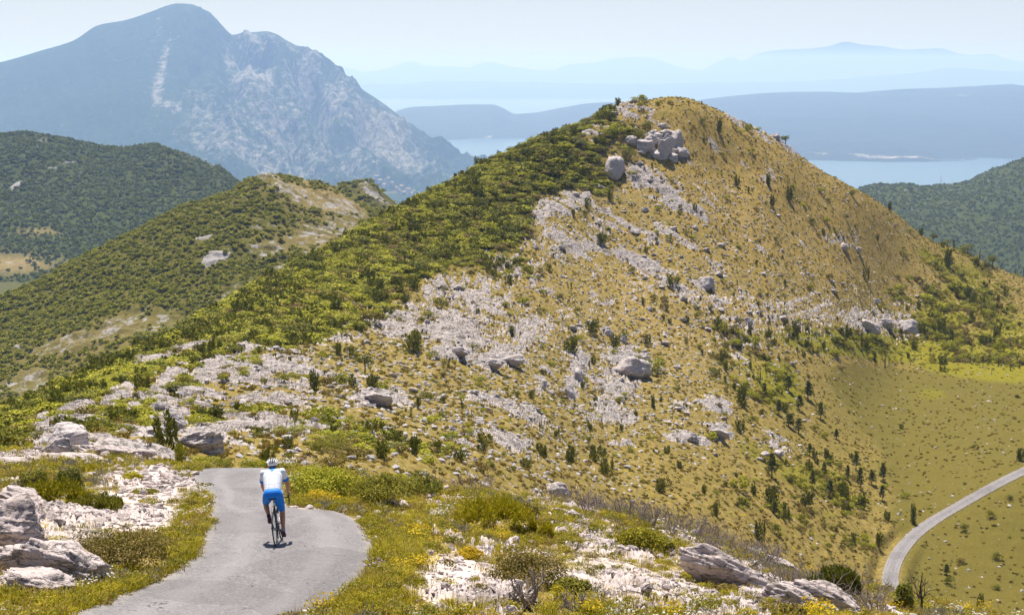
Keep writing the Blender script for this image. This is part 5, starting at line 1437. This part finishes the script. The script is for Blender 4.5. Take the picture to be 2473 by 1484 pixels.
# ------------------------------------------------------------------ cyclist and bicycle
def capsule_mesh(caps, seg=14, rings=5):
    V, Q, Tt = [], [], []
    for (p0, r0, p1, r1) in caps:
        a, b = Vector(p0), Vector(p1)
        d = (b - a); L = d.length
        d = d.normalized() if L > 1e-6 else Vector((0, 0, 1))
        u = d.cross(Vector((.2, .9, .37))).normalized(); v = d.cross(u)
        prof = [(-r0 * math.cos(t), r0 * math.sin(t), a) for t in np.linspace(.12, math.pi / 2, rings)] + [(r1 * math.sin(t), r1 * math.cos(t), b) for t in np.linspace(0, math.pi / 2 - .12, rings)]
        o = len(V)
        for off, rad, c in prof:
            for s in range(seg):
                an = 2 * math.pi * s / seg
                V.append(tuple(c + d * off + (u * math.cos(an) + v * math.sin(an)) * rad))
        for i in range(len(prof) - 1):
            for s in range(seg):
                x, y = o + i * seg + s, o + i * seg + (s + 1) % seg
                Q.append((x, y, y + seg, x + seg))
        e0, e1 = len(V), len(V) + 1
        V.append(tuple(a - d * r0)); V.append(tuple(b + d * r1))
        l = o + (len(prof) - 1) * seg
        for s in range(seg):
            Tt.append((e0, o + (s + 1) % seg, o + s)); Tt.append((e1, l + s, l + (s + 1) % seg))
    return np.array(V), np.array(Q), np.array(Tt)

def blend(name, caps, mat, voxel=.009, smooth=6, parent=None):
    """many tapered limbs grown into one continuous skin"""
    V, Q, Tt = capsule_mesh(caps)
    me0 = mesh_np(name + "_tmp", V, Q, Tt, True)
    ob = put(bpy.data.objects.new(name + "_tmp", me0))
    rm = ob.modifiers.new("r", 'REMESH'); rm.mode = 'VOXEL'; rm.voxel_size = voxel
    sm = ob.modifiers.new("s", 'SMOOTH'); sm.iterations = smooth; sm.factor = .5
    dg = bpy.context.evaluated_depsgraph_get()
    me = bpy.data.meshes.new_from_object(ob.evaluated_get(dg))
    bpy.data.objects.remove(ob)
    me.name = name
    me.materials.clear(); me.materials.append(mat)
    me.polygons.foreach_set("use_smooth", np.ones(len(me.polygons), bool))
    o = put(bpy.data.objects.new(name, me), parent)
    return o

def tubes(name, items, mat, parent, sides=8):
    V, Q = [], []
    for pts, rad in items:
        tube(V, Q, pts, rad if isinstance(rad, (list, tuple)) else [rad] * len(pts), sides)
    return part(name, mesh_np(name, np.array(V), np.array(Q), mats=[mat]), parent)

def torus_mesh(name, R, r, mat, seg=56, sides=8, axis_x=True, flatx=1.0):
    a, b = np.meshgrid(np.arange(seg) * 2 * math.pi / seg, np.arange(sides) * 2 * math.pi / sides, indexing='ij')
    rad = R + r * np.cos(b)
    V = np.stack([r * flatx * np.sin(b), rad * np.cos(a), rad * np.sin(a)], -1).reshape(-1, 3)
    i, j = np.meshgrid(np.arange(seg), np.arange(sides), indexing='ij')
    f = lambda x, y: ((x % seg) * sides + (y % sides)).ravel()
    Q = np.stack([f(i, j), f(i + 1, j), f(i + 1, j + 1), f(i, j + 1)], 1)
    return mesh_np(name, V, Q, mats=[mat])

M_SKIN = plain("tanned_skin", (.50, .235, .135), .5, .35, 0, .08, 30)
M_BLUE = plain("blue_lycra", (.008, .20, .74), .65, .25, 0, .10, 25)
def jersey_material():
    n = Nodes("white_and_blue_jersey")
    tc = n.new("ShaderNodeTexCoord").outputs["Object"]
    s = n.new("ShaderNodeSeparateXYZ", i0=tc)
    up = n.math('ADD', s.outputs[2], n.math('MULTIPLY', s.outputs[1], .35))
    cx = n.math('ABSOLUTE', s.outputs[0])
    patch = n.math('MULTIPLY', n.ramp(n.math('SUBTRACT', up, n.math('MULTIPLY', cx, .9)), 1.545, 1.565), n.ramp(cx, .085, .07))
    stripe = n.math('MULTIPLY', n.ramp(n.noise(60.0, 2.0, .5, tc), .5, .62), n.math('MULTIPLY', n.ramp(up, 1.44, 1.47), n.ramp(cx, .11, .09)))
    base = n.mix(n.ramp(n.noise(14.0, 3.0, .6, tc), .4, .7), rgb(.76, .77, .82), rgb(.84, .84, .86))
    col = n.mix(patch, base, rgb(.02, .25, .60))
    col = n.mix(n.math('MULTIPLY', stripe, .45), col, rgb(.10, .40, .70))
    seam = n.math('MULTIPLY', n.ramp(n.math('ABSOLUTE', n.math('SUBTRACT', cx, .058)), .006, .003), n.ramp(s.outputs[2], 1.175, 1.165))
    hem = n.ramp(n.math('ABSOLUTE', n.math('SUBTRACT', s.outputs[2], 1.17)), .006, .003)
    col = n.mix(n.math('MULTIPLY', n.math('MAXIMUM', seam, hem), .55), col, rgb(.30, .36, .50))
    col = n.mix(n.math('MULTIPLY', n.ramp(n.noise(11.0, 4.0, .6, tc), .52, .66), n.ramp(up, 1.40, 1.52, 0, .55)), col, rgb(.18, .48, .80))
    w = n.new("ShaderNodeTexWave", {"bands_direction": 'Z'}, Vector=tc, Scale=9.0, Distortion=6.0, Detail=2.0)
    return n.done(col, .7, n.bump(w.outputs[1], .18, .010), .2)
M_JERSEY = jersey_material()
M_BLACK = plain("black_rubber", (.018, .018, .020), .55, .4)
M_CARBON = plain("black_carbon", (.022, .024, .028), .28, .5)
M_METAL = plain("brushed_alloy", (.42, .42, .43), .3, .5, .9)
M_SHOE = plain("dark_red_shoe", (.10, .022, .028), .5, .4)
M_SOCK = plain("dark_sock", (.075, .03, .055), .8, .1)
M_SOCKP = plain("pale_sock", (.40, .28, .34), .8, .1)
M_WHITE = plain("white_shell", (.80, .79, .79), .3, .5)
M_HAIR = plain("short_grey_hair", (.12, .09, .075), .8, .2)
M_EYE = plain("eye", (.6, .6, .6), .2, .5)

base = T.ray(667, 1322, 9, 90, base=True)
base.z = float(T.z_at(base.x, base.y, base=True)[0]) + .022
g1 = float(T.z_at(base.x, base.y + 1.0, base=True)[0]) + .022
BPITCH = math.atan2(g1 - base.z, 1.0)
def rider_root(name):
    o = empty(name, base, 0.0, (.965, .965, .965))
    o.rotation_mode = 'YXZ'
    o.rotation_euler = (BPITCH, math.radians(-5.2), math.radians(2.0))
    return o
bike = rider_root("bicycle")
tag(bike, "black road bicycle seen from behind under the cyclist", "bicycle")
BBY, BBZ = .41, .27
tubes("frame", [([(0, BBY, BBZ), (0, .262, .745)], .0165), ([(0, .268, .72), (0, .80, .775)], .0155), ([(0, BBY, BBZ), (0, .822, .665)], .021), ([(0, .795, .80), (0, .838, .62)], .02),
     ([(.022, BBY - .02, BBZ), (.058, .02, .335)], .010), ([(-.022, BBY - .02, BBZ), (-.058, .02, .335)], .010), ([(.014, .275, .70), (.056, .01, .34)], .008), ([(-.014, .275, .70), (-.056, .01, .34)], .008),
     ([(-.04, BBY, BBZ), (.04, BBY, BBZ)], .022)], M_CARBON, bike, 10)
tubes("fork", [([(.02, .838, .64), (.045, .87, .56), (.05, .985, .335)], [.014, .013, .009]), ([(-.02, .838, .64), (-.045, .87, .56), (-.05, .985, .335)], [.014, .013, .009]), ([(-.03, .838, .635), (.03, .838, .635)], .014)], M_CARBON, bike)
tubes("seatpost", [([(0, .264, .74), (0, .232, .87)], .0135)], M_METAL, bike)
sd = blend("saddle", [((0, .12, .905), .035, (0, .30, .903), .022), ((.05, .11, .903), .028, (.012, .25, .903), .02), ((-.05, .11, .903), .028, (-.012, .25, .903), .02), ((0, .28, .90), .02, (0, .36, .897), .016)], M_BLACK, .006, 4, bike)
tubes("saddle_rail", [([(.02, .12, .885), (.02, .3, .882)], .004), ([(-.02, .12, .885), (-.02, .3, .882)], .004)], M_METAL, bike, 5)
bar = tubes("handlebar", [([(-.21, .885, .835), (0, .872, .835), (.21, .885, .835)], .0145)] + [([(s * .21, .885, .835), (s * .212, .94, .838), (s * .214, .975, .80), (s * .216, .955, .73), (s * .218, .88, .70)], .0135) for s in (-1, 1)], M_BLACK, bike)
tubes("stem", [([(0, .80, .80), (0, .872, .835)], .016)], M_CARBON, bike)
for s in (-1, 1):
    h = blend("brake_hood", [((s * .212, .93, .842), .017, (s * .212, 1.0, .875), .016), ((s * .212, 1.0, .88), .015, (s * .212, 1.005, .90), .012)], M_BLACK, .006, 3, bike)
    tubes("brake_lever", [([(s * .212, 1.01, .88), (s * .212, 1.03, .82), (s * .213, 1.01, .76)], [.007, .006, .004])], M_METAL, h, 5)
for cyy in (0.0, .99):
    w = empty("wheel", (0, cyy, .335)); w.parent = bike
    part("tyre", torus_mesh("tyre", .3225, .0128, M_BLACK, 64, 10), w)
    part("rim", torus_mesh("rim", .300, .013, M_CARBON, 64, 8, flatx=.7), w)
    sp = []
    for k in range(20):
        a = 2 * math.pi * k / 20; s = 1 if k % 2 else -1
        sp.append(([(s * .028, .018 * math.cos(a + .7), .018 * math.sin(a + .7)), (0, .292 * math.cos(a), .292 * math.sin(a))], .0016))
    tubes("spokes", sp, M_METAL, w, 4)
    tubes("hub", [([(-.05, 0, 0), (-.03, 0, 0), (.03, 0, 0), (.05, 0, 0)], [.012, .02, .02, .012])], M_METAL, w, 12)
cas = tubes("cassette", [([(.028, 0, .335), (.034, 0, .335)], .05), ([(.034, 0, .335), (.042, 0, .335)], .038), ([(.042, 0, .335), (.05, 0, .335)], .026)], M_METAL, bike, 20)
tubes("derailleur", [([(.055, -.01, .32), (.058, -.005, .26)], .012), ([(.056, .01, .26), (.056, .0, .17)], [.008, .007]), ([(.052, .0, .17), (.060, .0, .17)], .028)], M_BLACK, bike, 10)
tubes("chainring", [([(.042, BBY, BBZ), (.046, BBY, BBZ)], .098)], M_CARBON, bike, 40)
tubes("chain", [([(.044, BBY, BBZ + .098), (.044, 0, .335 + .045)], .004), ([(.044, BBY, BBZ - .098), (.055, .02, .155)], .004)], M_METAL, bike, 4)
CA = math.radians(28)                                       # crank turned back from upright
LP = Vector((-.115, BBY - .17 * math.sin(CA), BBZ + .17 * math.cos(CA)))
RP = Vector((.115, BBY + .17 * math.sin(CA), BBZ - .17 * math.cos(CA)))
for s, pd in ((-1, LP), (1, RP)):
    c = tubes("crank_arm", [([(s * .06, BBY, BBZ), (s * .075, pd.y, pd.z)], [.014, .011])], M_CARBON, bike)
    me = blend("pedal", [((s * .09, pd.y - .03, pd.z), .012, (s * .135, pd.y + .03, pd.z), .012), ((s * .09, pd.y + .03, pd.z), .012, (s * .135, pd.y - .03, pd.z), .012)], M_BLACK, .007, 2, bike)
    me.parent = c
bt = blend("bottle", [((0, .60, .53), .033, (0, .52, .41), .034), ((0, .615, .555), .016, (0, .625, .575), .012)], M_WHITE, .008, 2, bike)
tubes("brake_cable", [([(-.02, .27, .75), (-.06, .24, .70), (-.045, .18, .58), (-.03, .12, .52)], .0035)], M_BLACK, bike, 5)

rider = rider_root("person")
tag(rider, "cyclist in white jersey, blue shorts and striped helmet riding away down the lane", "person")
hipL, hipR = Vector((-.085, .215, .955)), Vector((.085, .215, .955))
kneR, ankR = Vector((.118, .515, .600)), Vector((.112, RP.y - .055, RP.z + .105))
kneL, ankL = Vector((-.195, .560, .790)), Vector((-.112, LP.y - .065, LP.z + .10))
shL, shR = Vector((-.178, .545, 1.365)), Vector((.178, .545, 1.365))
elL, elR = Vector((-.238, .700, 1.115)), Vector((.245, .700, 1.115))
haL, haR = Vector((-.212, .950, .915)), Vector((.212, .950, .915))
NK, HD = Vector((0, .600, 1.43)), Vector((0, .665, 1.505))
caps = [((0, .24, 1.00), .115, (0, .40, 1.22), .112), ((-.05, .24, 1.0), .10, (-.075, .47, 1.28), .105), ((.05, .24, 1.0), .10, (.075, .47, 1.28), .105), ((-.10, .52, 1.35), .075, (.10, .52, 1.35), .075),
        ((0, .54, 1.37), .062, tuple(HD - Vector((0, .02, .04))), .055), (tuple(HD), .083, (0, .69, 1.545), .082), ((0, .70, 1.455), .055, (0, .735, 1.445), .045), ((0, .755, 1.50), .016, (0, .775, 1.485), .013)]
for s, sh, el, ha in ((-1, shL, elL, haL), (1, shR, elR, haR)):
    caps += [(tuple(sh), .060, tuple(el), .041), (tuple(el), .041, tuple(el.lerp(ha, .35)), .040), (tuple(el.lerp(ha, .35)), .040, tuple(ha - Vector((0, .05, -.03))), .026)]
    wr = ha - Vector((0, .05, -.03))
    pal = wr + Vector((0, .05, -.022))
    caps += [(tuple(wr), .025, tuple(pal), .026), (tuple(pal + Vector((s * .018, .012, 0))), .021, tuple(pal + Vector((-s * .012, .012, 0))), .020)]
    for q, (dy, ln) in enumerate(((.040, 1.0), (.022, 1.1), (.004, 1.05), (-.014, .85))):     # four fingers over the outside of the hood
        k0 = pal + Vector((s * .020, dy, .004)); k1 = k0 + Vector((s * .018 * ln, .010, -.020)); k2 = k1 + Vector((-s * .006, .004, -.030 * ln)); k3 = k2 + Vector((-s * .020 * ln, .002, -.010))
        caps += [(tuple(k0), .0100, tuple(k1), .0092), (tuple(k1), .0092, tuple(k2), .0085), (tuple(k2), .0085, tuple(k3), .0075)]
    t0 = pal + Vector((-s * .018, .0, .0)); t1 = t0 + Vector((-s * .016, .024, -.012)); t2 = t1 + Vector((-s * .002, .024, -.022))
    caps += [(tuple(t0), .0120, tuple(t1), .0105), (tuple(t1), .0105, tuple(t2), .0085)]
    caps += [((s * .082, .655, 1.50), .014, (s * .086, .648, 1.475), .010)]                    # ears
for s, hp, kn, an, pd in ((-1, hipL, kneL, ankL, LP), (1, hipR, kneR, ankR, RP)):
    cf = kn.lerp(an, .32) + Vector((0, -.022, 0))
    caps += [(tuple(hp), .098, tuple(hp.lerp(kn, .5)), .079), (tuple(hp.lerp(kn, .5)), .079, tuple(kn), .055), (tuple(kn), .053, tuple(cf), .054), (tuple(cf), .054, tuple(an.lerp(kn, .22)), .035), (tuple(an.lerp(kn, .22)), .033, tuple(an), .031),
             (tuple(an), .032, (pd.x, pd.y + .06, pd.z + .035), .028), (tuple(an + Vector((0, -.025, -.05))), .028, (pd.x, pd.y + .09, pd.z + .03), .026)]
caps += [((-.06, .17, .98), .10, (.06, .17, .98), .10)]
blend("body", caps, M_SKIN, .0075, 7, rider)
G = .012
jer = [((0, .255, 1.035), .115 + G, (0, .40, 1.22), .113 + G), ((-.05, .255, 1.035), .10 + G, (-.075, .47, 1.28), .107 + G), ((.05, .255, 1.035), .10 + G, (.075, .47, 1.28), .107 + G), ((-.10, .52, 1.35), .077 + G, (.10, .52, 1.35), .077 + G), ((0, .52, 1.36), .070 + G, (0, .565, 1.405), .052 + G)]
for sh, el in ((shL, elL), (shR, elR)):
    jer.append((tuple(sh), .062 + G, tuple(sh.lerp(el, .50)), .052 + G))
blend("jersey", jer, M_JERSEY, .009, 6, rider)
for sh, el in ((shL, elL), (shR, elR)):
    tubes("sleeve_cuff", [([tuple(sh.lerp(el, .50)), tuple(sh.lerp(el, .70))], [.070, .061])], M_BLUE, rider, 16)
blend("collar", [((-.03, .56, 1.405), .052, (.03, .56, 1.405), .052)], M_BLUE, .008, 4, rider)
G = .009
sho = [((-.06, .17, .98), .102 + G, (.06, .17, .98), .102 + G), ((-.05, .235, 1.00), .106 + G, (.05, .235, 1.00), .106 + G), ((0, .25, 1.03), .108 + G, (0, .28, 1.07), .108 + G)]
for hp, kn in ((hipL, kneL), (hipR, kneR)):
    sho += [(tuple(hp), .100 + G, tuple(hp.lerp(kn, .5)), .081 + G), (tuple(hp.lerp(kn, .5)), .081 + G, tuple(hp.lerp(kn, .80)), .064 + G)]
shorts = blend("shorts", sho, M_BLUE, .009, 6, rider)
lg = bpy.data.meshes.new("emblem")
ez = 1.035
ev, ef = [], []
for (x0, x1, z0, z1) in [(-.045, -.032, ez, ez + .006), (-.028, -.016, ez, ez + .006), (-.012, .0, ez, ez + .006), (.004, .016, ez, ez + .006), (.020, .034, ez, ez + .006), (-.006, .006, ez + .018, ez + .036)]:
    o_ = len(ev)
    for (x, z) in ((x0, z0), (x1, z0), (x1 - (.006 if z1 - z0 > .01 else 0), z1), (x0 + (.006 if z1 - z0 > .01 else 0), z1)):
        ev.append((x, .062 + (z - 1.0) * .75, z))
    ef.append((o_, o_ + 1, o_ + 2, o_ + 3))
tmp = mesh_np("emblem", ev, ef, smooth=False, mats=[M_WHITE])
em = part("emblem", tmp, rider)
sw = em.modifiers.new("fit", 'SHRINKWRAP'); sw.target = shorts; sw.offset = .003
for s, an, kn, pd, sk in ((-1, ankL, kneL, LP, M_SOCK), (1, ankR, kneR, RP, M_SOCKP)):
    tubes("sock", [([tuple(an.lerp(kn, .20)), tuple(an + Vector((0, 0, -.01)))], [.040, .037])], sk, rider, 14)
    sh_ = blend("shoe", [((pd.x, an.y - .03, an.z - .055), .038, (pd.x, pd.y + .04, pd.z + .035), .038), ((pd.x, pd.y + .02, pd.z + .03), .040, (pd.x, pd.y + .11, pd.z + .026), .029), (tuple(an + Vector((0, -.008, -.02))), .038, (pd.x, an.y - .015, an.z - .06), .037), ((pd.x - .015, pd.y, pd.z + .026), .028, (pd.x + .015, pd.y, pd.z + .026), .028)], M_SHOE, .008, 4, rider)
hm_ = blend("hair", [((0, .625, 1.475), .068, (0, .655, 1.54), .080), ((-.03, .60, 1.455), .042, (.03, .60, 1.455), .042)], M_HAIR, .009, 4, rider)
for s in (-1, 1):
    blend("eye", [((s * .032, .752, 1.52), .013, (s * .032, .753, 1.52), .013)], M_EYE, .006, 2, rider)
blend("mouth", [((-.02, .768, 1.452), .006, (.02, .768, 1.452), .006)], plain("lips", (.32, .10, .08), .5), .004, 1, rider)
hel = blend("helmet", [((0, .645, 1.560), .090, (0, .72, 1.555), .088), ((0, .62, 1.525), .078, (0, .70, 1.545), .088)], M_BLACK, .008, 5, rider)
ribs = []
for k in range(7):                                           # white ribs fanning from the back over the crown
    a = math.radians(-72 + 24 * k)
    pts = []
    for t in np.linspace(-.55, math.pi * .80, 12):
        yy = .668 - .128 * math.cos(t) * 1.0
        rr = .104 * (.60 + .40 * math.sin(max(0, min(math.pi, t + .55)) * .82))
        zz = 1.525 + .118 * math.sin(t) * math.cos(a) * 1.0 if False else 1.545 + .090 * math.sin(max(t, -.4)) * math.cos(a * .92)
        pts.append((math.sin(a) * rr * (1.0 if t > 0 else .92), yy, zz))
    ribs.append((pts, [.006] + [.0095] * 10 + [.006]))
tubes("helmet_rib", ribs, M_WHITE, hel, 8)
tubes("helmet_band", [([(-.088, .66, 1.528), (-.082, .60, 1.515), (-.045, .548, 1.508), (0, .535, 1.507), (.045, .548, 1.508), (.082, .60, 1.515), (.088, .66, 1.528)], .013)], M_WHITE, hel, 8)
tubes("chin_strap", [([(-.082, .665, 1.53), (-.075, .70, 1.45), (0, .715, 1.415), (.075, .70, 1.45), (.082, .665, 1.53)], .004)], M_BLACK, hel, 5)

# ------------------------------------------------------------------ far details: masts and the village
def ray_on(S, px, py, y0, y1):
    return S.ray(px, py, y0, y1)
for k, (px, py, h, lb) in enumerate([(2272, 447, 26, "tall lattice mast on the crest of the hazy right hill"), (2301, 448, 16, "shorter mast right of the tall lattice mast"), (2340, 441, 12, "small mast farthest right on the hazy hill's crest")]):
    p = ray_on(H9, px, py + 1, 1540, 2860)
    m = p.y / F_; hh = h * m
    o = empty("mast", p)
    lg4 = []
    wd = hh * .05
    for sx, sy in ((-1, -1), (1, -1), (1, 1), (-1, 1)):
        part("leg", mesh_np("leg", *[np.array(q) for q in (lambda V, Q: (tube(V, Q, [(sx * wd, sy * wd, -1), (0, 0, hh)], [.10, .06], 4), (V, Q))[1])([], [])], mats=[M_METAL]), o)
    V, Q = [], []
    for z in np.linspace(.1, .9, 8):
        w_ = wd * (1 - z)
        c4 = [(-w_, -w_, z * hh), (w_, -w_, (z + .05) * hh), (w_, w_, z * hh), (-w_, w_, (z + .05) * hh)]
        for a in range(4): tube(V, Q, [c4[a], c4[(a + 1) % 4]], [.05, .05], 4)
    part("lattice", mesh_np("lattice", np.array(V), np.array(Q), mats=[M_METAL]), o)
    tag(o, lb, "mast", "masts on the right hill")
M_HWALL = plain("pale_render_wall", (.55, .51, .47), .9, .1)
M_HROOF = plain("terracotta_roof", (.30, .21, .17), .9, .1)
M_HWIN = plain("dark_window", (.06, .07, .08), .3, .5)
hw_me = mesh_np("wall", [(-5, -4, -2), (5, -4, -2), (5, 4, -2), (-5, 4, -2), (-5, -4, 6), (5, -4, 6), (5, 4, 6), (-5, 4, 6), (-5, 0, 8.4), (5, 0, 8.4)], [(0, 1, 5, 4), (1, 2, 6, 5), (2, 3, 7, 6), (3, 0, 4, 7)], [(4, 8, 7), (5, 6, 9)], False, [M_HWALL])
hr_me = mesh_np("roof", [(-5.6, -4.7, 5.75), (5.6, -4.7, 5.75), (5.6, 0, 8.75), (-5.6, 0, 8.75), (5.6, 4.7, 5.75), (-5.6, 4.7, 5.75)], [(0, 1, 2, 3), (3, 2, 4, 5)], None, False, [M_HROOF])
wn_me = mesh_np("window", [(-.6, 0, 0), (.6, 0, 0), (.6, 0, 1.5), (-.6, 0, 1.5)], [(0, 1, 2, 3)], None, False, [M_HWIN])
rh = np.random.default_rng(8)
for k, (px, py) in enumerate([(918,441),(930,452),(945,447),(955,459),(963,466),(974,470),(985,462),(992,473),(1003,468),(940,436),(908,432),(968,455)]):
    zt_ = slope_of(px, py)
    yy = 3250 + 120 * rh.random()
    p = Vector((zt_[0] * yy, yy, 0))
    zz = CAMZ + yy * zt_[1]
    p = HM.ray(px, py, 2950 * FAR, 4600 * FAR)
    o = empty("house", p, rh.random() * 3.1, (2.2, 2.2, 2.2))
    part("wall", hw_me, o); part("roof", hr_me, o)
    for wx in (-3, 0, 3):
        wq = part("window", wn_me, o); wq.location = (wx, -4.05, 2.4)
    tag(o, "tiny pale village house in the haze at the mountain's foot, %s from the left" % ["third", "fourth", "sixth", "seventh", "eighth", "tenth", "eleventh", "twelfth", "rightmost", "fifth", "leftmost", "ninth"][k], "house", "village houses at the mountain's foot")

# ------------------------------------------------------------------ labels from the nearest landmark
LAND = [("the summit bushes", 1540, 250), ("the boulder cluster under the summit", 1600, 360), ("the big tilted boulder", 1482, 400), ("the long pale upper slab", 1610, 470), ("the crag at the scrub edge", 1345, 505),
        ("the block on the slanting slab", 1700, 700), ("the rock ledge high on the right", 2015, 585), ("the broken rock row above the yellow grass", 2140, 795), ("the white mid-slope crag", 1120, 715), ("the domed grey boulder", 1520, 885),
        ("the upright rock rib", 1385, 935), ("the wedge-shaped outcrop", 1215, 875), ("the cyclist", 655, 1200), ("the valley lane's bend", 2155, 1350), ("the far end of the valley lane", 2450, 1140), ("the middle of the bare meadow", 2250, 1000),
        ("the small tree casting a shadow", 881, 875), ("the big juniper clump", 1000, 825), ("the yellow grass strip", 2280, 850), ("the broad slab behind the lane's brow", 480, 1060), ("the arched crag", 150, 1040),
        ("the low rock hump", 915, 968), ("the leaning rock fins", 1460, 985), ("the right skyline trees", 2340, 600), ("the two grey valley blocks", 1865, 1095), ("the tall column juniper", 2092, 655),
        ("the pine grove's dark juniper", 1793, 960), ("the dark juniper trio", 1430, 1120), ("the rock patch on the upper slope", 1858, 425), ("the flat-topped rock", 1735, 1050)]
DIRS = ["right of", "below right of", "below", "below left of", "left of", "above left of", "above", "above right of"]
ORD = ["", "second ", "third ", "fourth ", "fifth ", "sixth ", "seventh ", "eighth ", "ninth ", "tenth ", "eleventh ", "twelfth ", "thirteenth ", "fourteenth "]
slots = {}
for it in ITEMS:
    ob, ds, px, py, cat, grp_ = it
    c = sorted(LAND, key=lambda l: (l[1] - px) ** 2 + (l[2] - py) ** 2)[0]
    a = math.atan2(py - c[2], px - c[1])
    dr = DIRS[int(round(a / (math.pi / 4))) % 8]
    slots.setdefault((ds, c[0], dr), []).append(((px - c[1]) ** 2 + (py - c[2]) ** 2, it))
for (ds, lm, dr), lst in slots.items():
    lst.sort(key=lambda q: q[0])
    for k, (d, it) in enumerate(lst):
        near = "nearest " if k == 0 and len(lst) > 1 else (ORD[k].strip() + " nearest " if k else "")
        tag(it[0], (near + ds + " " + dr + " " + lm).strip(), it[4], it[5])
